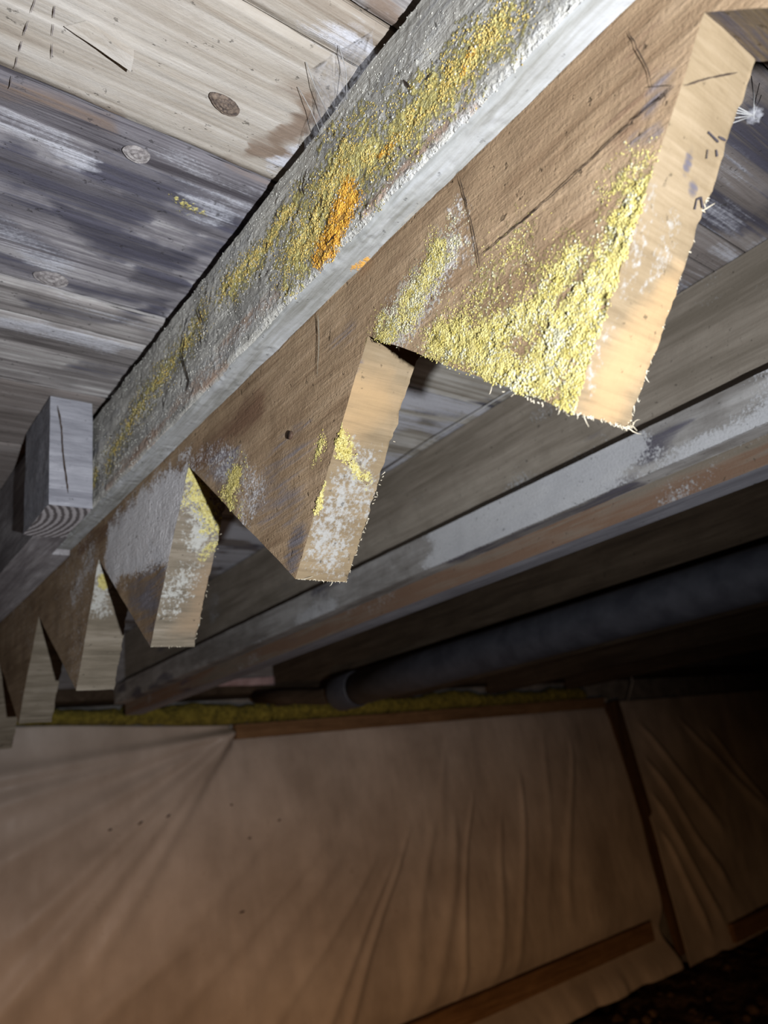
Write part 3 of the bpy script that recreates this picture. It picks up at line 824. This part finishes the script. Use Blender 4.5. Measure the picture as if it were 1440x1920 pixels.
mb.patch((SX0, SY1, SZ0), (SX0, SY1, SZ1), (SX1, SY1, SZ1), (SX1, SY1, SZ0), 66, 14, 1)
mb.patch((SX0, SY0, SZ0), (SX1, SY0, SZ0), (SX1, SY0, SZ1), (SX0, SY0, SZ1), 3, 6, 1)
V0 = mb.verts(); T = mb.tags()
mk = np.zeros((len(V0), 8))
s1, s2 = T == 1, T == 2
mk[s1] = paint(V0[s1], STRIP + haze(STRIP, 2.6, 0.66)); mk[s2] = paint(V0[s2], STRIPB)
# pale bloom creeping up from the lower arris
mk[s1, 1] = np.maximum(mk[s1, 1], 0.5 * (1 - smooth(0.276, 0.300, V0[s1, 2] + 0.012 * (fbm(V0[s1], (30, 30, 30), 9, 3) - 0.5))) * (1 - smooth(0.30, 0.42, V0[s1, 1])))
RA = 0.0065
dz, dx = V0[:, 2] - SZ0, V0[:, 0] - SX0
onside = (dx < 1e-6) & (dz < RA); onbot = (dz < 1e-6) & (dx < RA) & ~onside
phi = np.where(onside, math.pi / 4 * (1 - dz / RA), math.pi / 2 - math.pi / 4 * (1 - dx / RA))
rnd_ = onside | onbot
V1 = V0.copy()
V1[rnd_, 0] = (SX0 + RA - RA * np.cos(phi))[rnd_]; V1[rnd_, 2] = (SZ0 + RA - RA * np.sin(phi))[rnd_]
cr = np.clip(np.maximum(mk[:, 0], mk[:, 3]) + 0.3, 0, 1)
V = rough(V1, 0.0006 * cr + 0.0007 * smooth(0.45, 0.7, vnoise(V0, (60, 110, 60), 3)), 300, 15, 2)
arr = (np.abs(V0[:, 0] - SX0) < 1e-6) & (np.abs(V0[:, 2] - SZ0) < 1e-6)
V = rough(V, 0.0011, 40, 27, 2)
V[:, 0] = np.minimum(V[:, 0], SX1)
STP = mb.build('nailing_strip', [M_STRIP, M_STRIPB], None, mk, V)
tag(STP, 'long grey strip with orange-yellow mould and white lower edge along the saw-toothed board', 'strip')
s_p, s_m = V[s1], mk[s1]
crust_on(s_p, s_m[:, 0], 5200, 0.0003, 0.0008, 'mould_crust', M_CRUSTO, STP, 12)
crust_on(s_p, s_m[:, 3], 1600, 0.0003, 0.0008, 'mould_crust', plain('orange_mould_crust', (0.48, 0.22, 0.03), (0.80, 0.46, 0.08), 240, 0.95, 0.4, 0.0006, 0.1), STP, 13)
crust_on(s_p, np.full(len(s_p), 0.6), 4200, 0.0003, 0.0008, 'grey_mould_crust', plain('grey_mould_crust', (0.38, 0.37, 0.33), (0.60, 0.58, 0.52), 200, 0.95, 0.4, 0.0006, 0.1), STP, 14)
ribbon([[(0.2205, 0.4693, 0.3368), (0.2205, 0.4758, 0.3215), (0.2205, 0.4658, 0.2953), (0.2205, 0.4724, 0.2873)], [(0.2205, 0.3406, 0.3339), (0.2205, 0.3434, 0.3254)],
        [(0.2205, 0.4442, 0.3455), (0.2205, 0.4371, 0.3272)], [(0.2205, 0.277, 0.3199), (0.2205, 0.2814, 0.3117)], [(0.2205, 0.2697, 0.2861), (0.2205, 0.2805, 0.2866)],
        [(0.2205, 0.20, 0.331), (0.2205, 0.196, 0.322)], [(0.2205, 0.29, 0.349), (0.2205, 0.297, 0.340), (0.2205, 0.295, 0.333)]], (-1, 0, 0), 0.0019, 'crack_or_shade', M_CRACK_SHADE, STP, 0.0013, seed=40)

# ------------------------------------------------------------------ stub post and the dark trimmer behind it
mb = MB()
lo, hi = (0.1765, 0.676, 0.268), (0.2155, 0.764, 0.3785)
mb.box(lo, hi, 0.004)
mi = np.array(mb.M)
V0 = mb.verts()
cen = np.array([V0[f].mean(0) for f in mb.F])
mb.M = [1 if c[2] < lo[2] + 1e-5 else 0 for c in cen]
V = rough(V0, 0.0005, 90, 5, 2)
V[:, 2] = np.minimum(V[:, 2], hi[2])
PST = mb.build('stub_post', [M_POST, M_POSTEND], None, None, V)
tag(PST, 'short grey wooden stub hanging from the planks beside the mouldy strip, ringed end grain underneath', 'post')
ribbon([[(0.1828, 0.676, 0.3693), (0.1865, 0.676, 0.3474), (0.1882, 0.676, 0.32), (0.1933, 0.676, 0.2805)]], (0, -1, 0), 0.0016, 'crack_or_shade', M_CRACK_SHADE, PST, 0.0008, seed=51)

mb = MB()
pl = [(0.187, 0.766), (0.2185, 0.766), (0.2185, 0.8265), (0.2388, 0.8265), (0.2388, 1.66), (0.187, 1.66)]
z0, z1 = 0.270, 0.3785
for (a, b) in zip(pl, pl[1:] + pl[:1]):
    n = max(2, int(math.hypot(a[0] - b[0], a[1] - b[1]) / 0.012))
    mb.patch((a[0], a[1], z0), (a[0], a[1], z1), (b[0], b[1], z1), (b[0], b[1], z0), 10, n)
for z in (z0, z1):
    mb.patch((0.187, 0.766, z), (0.2195, 0.766, z), (0.2195, 0.826, z), (0.187, 0.826, z), 6, 8)
    mb.patch((0.187, 0.826, z), (0.2388, 0.826, z), (0.2388, 1.66, z), (0.187, 1.66, z), 6, 70)
V = rough(mb.verts(), 0.0006, 70, 6, 2); V[:, 2] = np.minimum(V[:, 2], z1); V[:, 0] = np.minimum(V[:, 0], 0.239)
tag(mb.build('trimmer', M_TRIM, None, None, V), 'dark dusty timber running on behind the grey stub, against the far teeth', 'timber')

# ------------------------------------------------------------------ joists, ledger, packing block
def joist(x0, mat, label, y1=1.6995, step=0.02, strokes=None, seed=0, z0=0.196, vis=True):
    mb = MB()
    mb.box((x0, -1.5, z0), (x0 + 0.038, y1, 0.3785), step if vis else None, sub=('x0', 'z0'))
    V0 = mb.verts()
    mk = np.zeros((len(V0), 8))
    if strokes: mk = paint(V0, strokes)
    if vis:
        mk[:, 2] = np.maximum(mk[:, 2], 0.75 * smooth(0.55, 0.75, fbm(V0, (9, 5, 20), seed, 3)))
        mk[:, 1] = np.maximum(mk[:, 1], 0.5 * smooth(0.55, 0.8, fbm(V0, (20, 12, 26), seed + 5, 3)))
    if vis:
        mk[:, 4] = np.maximum(mk[:, 4], 0.62 * (V0[:, 2] < z0 + 0.024))
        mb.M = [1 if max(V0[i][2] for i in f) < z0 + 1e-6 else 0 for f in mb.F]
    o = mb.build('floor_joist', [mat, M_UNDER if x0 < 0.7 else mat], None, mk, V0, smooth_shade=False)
    tag(o, label, 'joist', 'floor joists under the planks')
    return o


J2 = joist(0.612, M_JOIST, 'grey-brown floor joist with a pale ledger along its side, nearest to the saw-toothed board', step=0.008, seed=3)
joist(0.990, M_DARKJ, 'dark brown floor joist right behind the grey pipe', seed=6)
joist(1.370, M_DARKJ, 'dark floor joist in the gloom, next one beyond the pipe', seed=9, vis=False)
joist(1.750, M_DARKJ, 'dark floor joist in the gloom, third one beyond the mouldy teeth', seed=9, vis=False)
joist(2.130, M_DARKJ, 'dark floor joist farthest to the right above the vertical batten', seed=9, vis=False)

mb = MB()
mb.box((0.588, -1.5, 0.2205), (0.6118, 1.6995, 0.261), 0.006, sub=('x0', 'z0', 'y1'))
V0 = mb.verts(); mk = np.zeros((len(V0), 8))
lf = np.abs(V0[:, 0] - 0.588) < 1e-6
mk[lf, 1] = 0.95 * smooth(0.42, 0.62, fbm(V0[lf], (20, 7, 20), 5, 3)) * (1 - smooth(0.9, 1.3, V0[lf, 1]))
mk[:, 2] = 0.6 * smooth(0.5, 0.7, fbm(V0, (20, 12, 40), 15, 3))
tag(mb.build('ledger_strip', M_LEDGER, None, mk, rough(V0, 0.0006, 60, 4, 2)), 'pale dusty square ledger nailed low along the grey-brown joist', 'ledger')

# ------------------------------------------------------------------ pipe
PIPE = empty('drain_pipe', (0.93, 1.30, 0.172))
tag(PIPE, 'dim grey-blue round pipe slung below the dark joist, ending in a collar', 'pipe')
M_PIPE = plain('grey_pipe', (0.028, 0.029, 0.037), (0.05, 0.051, 0.061), 30, 0.6, 0.2, 0.001, 0.4)
mb = MB(); mb.tube([(0.93, y, 0.172) for y in np.linspace(-1.5, 1.28, 12)], 0.0335, 32); mb.build('pipe_run', M_PIPE, PIPE)
mb = MB(); mb.tube([(0.93, 1.262, 0.172), (0.93, 1.265, 0.172), (0.93, 1.325, 0.172), (0.93, 1.33, 0.172)], [0.034, 0.0365, 0.0365, 0.034], 32); mb.build('collar', M_PIPE, PIPE)
mb = MB(); mb.tube([(0.93, 1.32, 0.172), (0.935, 1.40, 0.176), (0.94, 1.55, 0.20), (0.94, 1.699, 0.222)], 0.017, 20); mb.build('outlet', M_DARKJ, PIPE)

# ------------------------------------------------------------------ insulation tucked on the wall top
def sheet_top(x):
    return 0.1655 + 0.030 * (1 - smooth(0.35, 0.95, x))


def batt(x0, x1, label, seed, h):
    nx, nt_ = int((x1 - x0) / 0.006), 40
    u = np.linspace(x0, x1, nx); t = np.linspace(0, 2 * math.pi, nt_)
    U, Tt = np.meshgrid(u, t, indexing='ij')
    end = np.clip(np.minimum(U - x0, x1 - U) / 0.02, 0, 1) ** 0.5
    hh = h * (0.75 + 0.5 * fbm(np.stack([U.ravel(), U.ravel() * 0 + seed, U.ravel() * 0], 1), 14, seed, 3).reshape(U.shape)) * (0.7 + 0.3 * end)
    P = np.stack([U, 1.773 + 0.024 * np.cos(Tt), sheet_top(U) + 0.001 + hh / 2 + hh / 2 * np.sin(Tt)], -1)
    q = rough(P.reshape(-1, 3), 0.0045, 60, seed, 3)
    q[:, 2] = np.clip(q[:, 2], sheet_top(q[:, 0]) + 0.001, 0.2312); q[:, 1] = np.minimum(q[:, 1], 1.7995)
    mb = MB(); mb.grid(q.reshape(P.shape))
    n = NT('glass_wool_%d' % seed)
    f = n.noise(70.0, 6, 0.7); n.l(n.ramp(f, [(0.3, (0.05, 0.045, 0.008)), (0.5, (0.19, 0.155, 0.02)), (0.7, (0.33, 0.275, 0.045))]), n.p.inputs['Base Color'])
    n.p.inputs['Roughness'].default_value = 1.0; n.bump(f, 1.0, 0.006)
    tag(mb.build('insulation_batt', n.m), label, 'insulation', 'insulation on the wall top')


batt(-0.4, 0.631, 'yellow fibre insulation on the wall top behind the farthest teeth', 1, 0.036)
batt(0.633, 1.008, 'yellow fibre insulation on the wall top below the collar of the pipe', 2, 0.05)
batt(1.010, 1.388, 'yellow fibre insulation on the wall top just right of the pipe collar', 3, 0.048)
batt(1.390, 1.768, 'dim yellow fibre insulation over the middle of the large plastic sheet', 4, 0.045)
batt(1.770, 2.30, 'dim yellow fibre insulation left of the vertical batten top', 5, 0.04)

mb = MB()
u = np.linspace(0, 1, 30); v = np.linspace(0, 1, 6)
U, Vv = np.meshgrid(u, v, indexing='ij')
P = np.stack([0.79 + 0.20 * U, 1.698 - 0.010 * np.sin(3 * U) * Vv - 0.004, 0.2555 + 0.004 * U + 0.020 * (Vv - 0.5) * (0.25 + U * (1.2 - 0.4 * U))], -1)
q = rough(P.reshape(-1, 3), 0.0015, 40, 3, 2); q[:, 1] = np.minimum(q[:, 1], 1.6985)
mb.grid(q.reshape(P.shape))
o = mb.build('paper_scrap', plain('pink_paper', (0.30, 0.20, 0.20), (0.46, 0.33, 0.33), 40, 0.9))
so = o.modifiers.new('thickness', 'SOLIDIFY'); so.thickness = 0.0008
tag(o, 'torn pinkish strip of paper stuck on the rim between the first two joists', 'paper')

# ------------------------------------------------------------------ plastic sheets on the wall
def plastic_mat():
    n = NT('milky_plastic_sheet')
    f = n.noise((5, 5, 5), 4, 0.6); f2 = n.noise(40.0, 5, 0.65)
    c = n.ramp(f, [(0.35, (0.40, 0.345, 0.30)), (0.65, (0.55, 0.49, 0.44))])
    c = n.mix(n.math('MULTIPLY', n.sstep(0.60, 0.75, f2), 0.3), c, (0.24, 0.18, 0.13))
    n.l(c, n.p.inputs['Base Color'])
    n.p.inputs['Roughness'].default_value = 0.42
    n.p.inputs['Specular IOR Level'].default_value = 0.35
    n.bump(n.noise((30, 30, 9), 3, 0.5), 0.25, 0.004)
    return n.m


M_PLASTIC = plastic_mat()


def crease(X, Z, a, b, w, h):
    """one long soft ridge from a to b"""
    a, b = np.array(a), np.array(b); ab = b - a; L = np.hypot(*ab); t = ((X - a[0]) * ab[0] + (Z - a[1]) * ab[1]) / L ** 2
    d = ((X - a[0]) * -ab[1] + (Z - a[1]) * ab[0]) / L
    ww = w * (0.45 + 0.55 * np.clip(t, 0, 1))
    env = smooth(-0.08, 0.12, t) * (1 - smooth(0.8, 1.15, t))
    return 0.72 * h * env * np.exp(-(d / (1.25 * ww)) ** 2)


def big_sheet():
    x = np.linspace(-0.55, 2.47, 560); z = np.linspace(-0.715, 0.196, 200)
    X, Z = np.meshgrid(x, z, indexing='ij')
    top = sheet_top(X)
    Z = np.where(Z > 0.1, 0.1 + (Z - 0.1) / 0.096 * (top - 0.1), Z)
    q = np.stack([X.ravel(), 0 * X.ravel(), Z.ravel()], 1)
    d = 0.012 + 0.05 * np.clip((0.16 - Z) / 0.9, 0, 1)
    rs = np.random.RandomState(3)
    A = (0.906, 0.148)
    for (bx, bz, w, h) in [(0.20, 0.075, 0.018, 0.014), (0.22, 0.010, 0.020, 0.013), (0.30, -0.10, 0.022, 0.013), (0.42, -0.20, 0.022, 0.016), (0.36, -0.36, 0.026, 0.016), (0.55, -0.30, 0.02, 0.01)]:
        d = d + crease(X, Z, A, (bx, bz), w, 1.35 * h)
    for (ax, az, bx, bz, w, h) in [(1.00, -0.10, 0.25, -0.62, 0.024, 0.016), (1.10, -0.16, 0.45, -0.66, 0.022, 0.015), (1.20, -0.17, 0.62, -0.66, 0.02, 0.017), (1.28, -0.20, 0.80, -0.68, 0.02, 0.018), (1.36, -0.22, 0.98, -0.70, 0.018, 0.018), (1.40, -0.16, 1.12, -0.70, 0.018, 0.02),
                                  (1.52, -0.15, 1.33, -0.68, 0.017, 0.02), (1.60, -0.14, 1.44, -0.66, 0.016, 0.018), (1.68, -0.10, 1.55, -0.62, 0.015, 0.017), (1.80, -0.16, 1.68, -0.60, 0.015, 0.016), (1.90, -0.06, 1.80, -0.58, 0.014, 0.014),
                                  (2.06, 0.06, 1.96, -0.46, 0.014, 0.014), (2.16, 0.02, 2.06, -0.50, 0.013, 0.013), (1.62, 0.05, 1.58, -0.25, 0.016, 0.01), (0.78, -0.28, 0.15, -0.60, 0.024, 0.012), (0.60, -0.40, 0.1, -0.68, 0.02, 0.012)]:
        d = d + crease(X + 0.015 * np.sin(9 * Z + 40 * ax), Z, (ax, az), (bx - 0.06, bz), w * rs.uniform(0.7, 1.9), h * rs.uniform(0.25, 0.75))
    d = d + 0.03 * (fbm(q, (3.0, 1, 2.2), 6, 2).reshape(X.shape) - 0.5)
    d = d + 0.006 * (fbm(q, (16, 1, 6), 9, 3).reshape(X.shape) - 0.5)
    pin = np.maximum(np.exp(-((Z - 0.155) / 0.03) ** 2) * (X > 0.9), 0.9 * np.exp(-((Z + 0.615) / 0.05) ** 2) * (X > 1.0))
    d = d * (1 - 0.85 * pin)
    d = np.maximum(d, 0.004)
    # loose hem below the batten
    hem = smooth(-0.64, -0.70, Z)
    d = d + hem * 0.03 * fbm(q, (9, 1, 1), 14, 3).reshape(X.shape)
    P = np.stack([X, 1.795 - np.minimum(d, 0.085), Z - hem * 0.03 * fbm(q, (4, 1, 1), 17, 3).reshape(X.shape)], -1)
    mb = MB(); mb.grid(P)
    o = mb.build('plastic_sheet', M_PLASTIC)
    so = o.modifiers.new('thickness', 'SOLIDIFY'); so.thickness = 0.0006
    tag(o, 'large milky plastic sheet with slanting creases covering most of the low wall', 'plastic sheet', 'plastic sheets on the wall')
    fl = MB()
    for (fx, fz, L) in [(0.661, -0.03, 0.012), (0.725, -0.024, 0.010), (0.894, -0.252, 0.014), (0.888, -0.02, 0.007), (1.014, -0.071, 0.008), (0.60, -0.035, 0.009), (0.93, -0.10, 0.008)]:
        i = np.argmin(np.abs(x - fx)); j = np.argmin(np.abs(P[i, :, 2] - fz)); y = P[i, j, 1] - 0.0012
        a = rs.uniform(-0.2, 0.6)
        fl.tube([(fx - L / 2, y, fz - L / 2 * a), (fx, y - 0.001, fz), (fx + L / 2, y, fz + L / 2 * a)], [0.0008, 0.0024, 0.0008], 5)
    f = fl.build('dirt_flecks', plain('dirt_fleck', (0.06, 0.035, 0.02), (0.10, 0.06, 0.04), 200, 1.0), o)
    f['kind'] = 'stuff'


big_sheet()


def right_sheet():
    x = np.linspace(2.515, 3.9, 240); z = np.linspace(-0.735, 0.15, 150)
    X, Z = np.meshgrid(x, z, indexing='ij')
    q = np.stack([X.ravel(), 0 * X.ravel(), Z.ravel()], 1)
    d = 0.015 + 0.06 * np.clip((0.1 - Z) / 0.9, 0, 1)
    for (ax, az, bx, bz, w, h) in [(2.62, 0.05, 2.95, -0.35, 0.02, 0.02), (2.60, -0.08, 2.88, -0.55, 0.018, 0.022), (2.57, -0.2, 2.76, -0.62, 0.016, 0.024), (2.56, -0.32, 2.68, -0.66, 0.014, 0.022), (2.9, 0.05, 3.4, -0.4, 0.02, 0.018), (3.1, 0.0, 3.5, -0.5, 0.02, 0.018)]:
        d = d + crease(X, Z, (ax, az), (bx, bz), w, h)
    d = d + 0.03 * (fbm(q, (5, 1, 3), 26, 3).reshape(X.shape) - 0.5)
    d = np.clip(d, 0.004, 0.1)
    mb = MB(); mb.grid(np.stack([X, 1.795 - d, Z], -1))
    o = mb.build('plastic_sheet', M_PLASTIC)
    so = o.modifiers.new('thickness', 'SOLIDIFY'); so.thickness = 0.0006
    tag(o, 'smaller dim plastic sheet to the right of the vertical batten', 'plastic sheet', 'plastic sheets on the wall')


right_sheet()


def batten(name, a, b, width, label, seed, y=1.775, th=0.02, mat=None):
    """flat wooden strip on the wall between two points given as (x, z)"""
    a, b = np.array(a), np.array(b); d = (b - a) / np.linalg.norm(b - a); s = np.array([-d[1], d[0]]) * width / 2
    mb = MB(); n = max(4, int(np.linalg.norm(b - a) / 0.01))
    c = [a - s, b - s, b + s, a + s]
    F_ = [(p[0], y - th, p[1]) for p in c]; B_ = [(p[0], y, p[1]) for p in c]
    mb.patch(*F_, n, 6); mb.patch(B_[0], B_[3], B_[2], B_[1], 6, n)
    for i in range(4):
        j = (i + 1) % 4
        mb.patch(B_[i], B_[j], F_[j], F_[i], n if i % 2 == 0 else 6, 2)
    o = mb.build(name, mat or M_BATTEN, None, None, rough(mb.verts(), 0.0007, 60, seed, 2))
    return tag(o, label, 'batten', 'battens holding the plastic')


batten('wall_batten', (0.907, 0.147), (2.40, 0.148), 0.034, 'long thin brown batten along the top edge of the large plastic sheet', 1)
batten('wall_batten', (0.9, -0.622), (2.375, -0.597), 0.056, 'wide brown batten across the bottom of the large plastic sheet', 2, y=1.762)
batten('wall_batten', (2.79, -0.690), (3.9, -0.672), 0.06, 'short brown batten at the foot of the smaller right plastic sheet', 3, y=1.725)
batten('wall_batten', (2.555, -0.70), (2.452, 0.150), 0.072, 'upright dark batten between the two plastic sheets', 4, y=1.775,
       mat=wood('dark_upright_batten', 'z', (0.06, 0.03, 0.014), (0.10, 0.055, 0.026), (0.15, 0.085, 0.04), 90, 6, (2, 1, 8), bump=0.3))

# ------------------------------------------------------------------ cobwebs
def web_mat():
    n = NT('cobweb_film')
    tr = n.n('ShaderNodeBsdfTransparent'); mx = n.n('ShaderNodeMixShader')
    f = n.noise(260.0, 4, 0.65, 1.0)
    n.l(n.math('MULTIPLY', n.sstep(0.25, 0.85, f), 0.45), mx.inputs[0])
    n.l(tr.outputs[0], mx.inputs[1]); n.l(n.p.outputs[0], mx.inputs[2]); n.l(mx.outputs[0], n.out.inputs[0])
    n.p.inputs['Base Color'].default_value = (0.38, 0.375, 0.40, 1); n.p.inputs['Roughness'].default_value = 0.9
    return n.m


M_WEB = web_mat()
M_SILK = plain('spider_silk', (0.28, 0.27, 0.26), (0.42, 0.41, 0.40), 300, 0.8, 0.1)
mb = MB()
for (A, B, C, D, s) in [((0.199, 0.252, 0.3785), (0.213, 0.262, 0.3785), (0.2200, 0.272, 0.362), (0.2203, 0.253, 0.360), 1), ((0.206, 0.234, 0.3785), (0.217, 0.212, 0.3785), (0.2195, 0.215, 0.364), (0.2203, 0.250, 0.362), 2),
                        ((0.213, 0.262, 0.3785), (0.220, 0.290, 0.3785), (0.2203, 0.292, 0.364), (0.2203, 0.268, 0.362), 3), ((0.199, 0.252, 0.3785), (0.206, 0.234, 0.3785), (0.2203, 0.244, 0.361), (0.2203, 0.256, 0.360), 4)]:
    A, B, C, D = map(np.array, (A, B, C, D)); cen = (A + B + C + D) / 4
    u = np.linspace(0, 1, 17)[:, None, None]; v = np.linspace(0, 1, 17)[None, :, None]
    P = (1 - u) * (1 - v) * A + u * (1 - v) * B + u * v * C + (1 - u) * v * D
    pull = (4 * (u - 0.5) ** 2 + 4 * (v - 0.5) ** 2)
    pull = np.where((u == 0) | (u == 1), 4 * v * (1 - v) * 0.35, 0) + np.where((v == 0) | (v == 1), 4 * u * (1 - u) * 0.25, 0)
    P = P + (cen - P) * np.clip(pull, 0, 0.4) + np.array([-0.002, 0, -0.001]) * np.sin(math.pi * u) * np.sin(math.pi * v)
    mb.grid(P)
CW = mb.build('cobweb', M_WEB)
tag(CW, 'grey dusty cobweb film stretched from the pale plank end to the mouldy strip', 'cobweb', 'cobwebs')
mb = MB()
for L in ([(0.196, 0.248, 0.3782), (0.205, 0.254, 0.371), (0.220, 0.262, 0.363)], [(0.206, 0.230, 0.3782), (0.214, 0.236, 0.370), (0.2203, 0.246, 0.362)], [(0.2005, 0.264, 0.3782), (0.211, 0.268, 0.370), (0.2203, 0.274, 0.364)]):
    mb.tube(L, 0.00022, 4)
mb.build('silk_strand', M_SILK, CW)

rs = np.random.RandomState(2)
TUFT = empty('cobweb_tuft', (0.30, 0.082, 0.242))
tag(TUFT, 'small white tuft of cobweb caught beside the nearest tooth, top right', 'cobweb', 'cobwebs')
mb = MB()
v = np.concatenate([ICO]); u = np.linspace(0, math.pi, 14); w = np.linspace(0, 2 * math.pi, 22)
Uu, Ww = np.meshgrid(u, w, indexing='ij')
S = np.stack([np.sin(Uu) * np.cos(Ww), np.sin(Uu) * np.sin(Ww), np.cos(Uu)], -1).reshape(-1, 3)
S = S * (0.0012 + 0.0045 * fbm(S, 2.8, 4, 3))[:, None] * np.array([1, 1, 0.8]) + np.array([0.3005, 0.0815, 0.2420])
mb.grid(S.reshape(14, 22, 3)); mb.build('tuft', M_WEB, TUFT)
mb = MB()
for k in range(9):
    e = np.array([0.2785, 0.09 + 0.012 * rs.rand(), 0.235 + 0.03 * rs.rand()]) if k < 5 else np.array([0.33 + 0.03 * rs.rand(), 0.075 + 0.03 * rs.rand(), 0.25 + 0.06 * rs.rand()])
    s = np.array([0.3005, 0.0815, 0.242])
    mb.tube([s, (s + e) / 2 + rs.normal(0, 0.0015, 3), e], 0.00025, 4)
mb.build('silk_strand', M_SILK, TUFT)


def strand(pts, r, label, extra=()):
    mb = MB(); mb.tube(pts, r, 5)
    for e in extra: mb.tube(e, r * 0.7, 5)
    o = mb.build('cobweb_strand', M_SILK)
    tag(o, label, 'cobweb', 'cobwebs')


strand([(0.2785, 0.292, 0.2295), (0.268, 0.286, 0.2305), (0.256, 0.272, 0.2285), (0.2405, 0.2635, 0.2205)], 0.0007, 'pale cobweb strand bridging the gap between the two nearest teeth')
strand([(2.530, 1.70, 0.3785), (2.538, 1.705, 0.33), (2.534, 1.71, 0.27), (2.541, 1.715, 0.21), (2.540, 1.756, 0.145)], 0.0032, 'long thin cobweb strand hanging in front of the upright batten top')
strand([(0.598, 0.71, 0.376), (0.59, 0.60, 0.372), (0.60, 0.45, 0.3775)], 0.0008, 'thin cobweb strand along the top of the grey-brown joist')

# nails seen in the faces
def nail(p, n, label):
    p, n = np.array(p), np.array(n, float)
    mb = MB(); mb.tube([p, p + n * 0.0012], 0.0028, 12); mb.tube([p - n * 0.004, p], 0.0012, 8)
    tag(mb.build('nail', plain('rusty_nail', (0.05, 0.03, 0.02), (0.12, 0.07, 0.045), 300, 0.7)), label, 'nail', 'nails')


nail((0.2399, 0.3665, 0.2093), (-1, 0, 0), 'small dark nail head in the brown face of the second tooth')
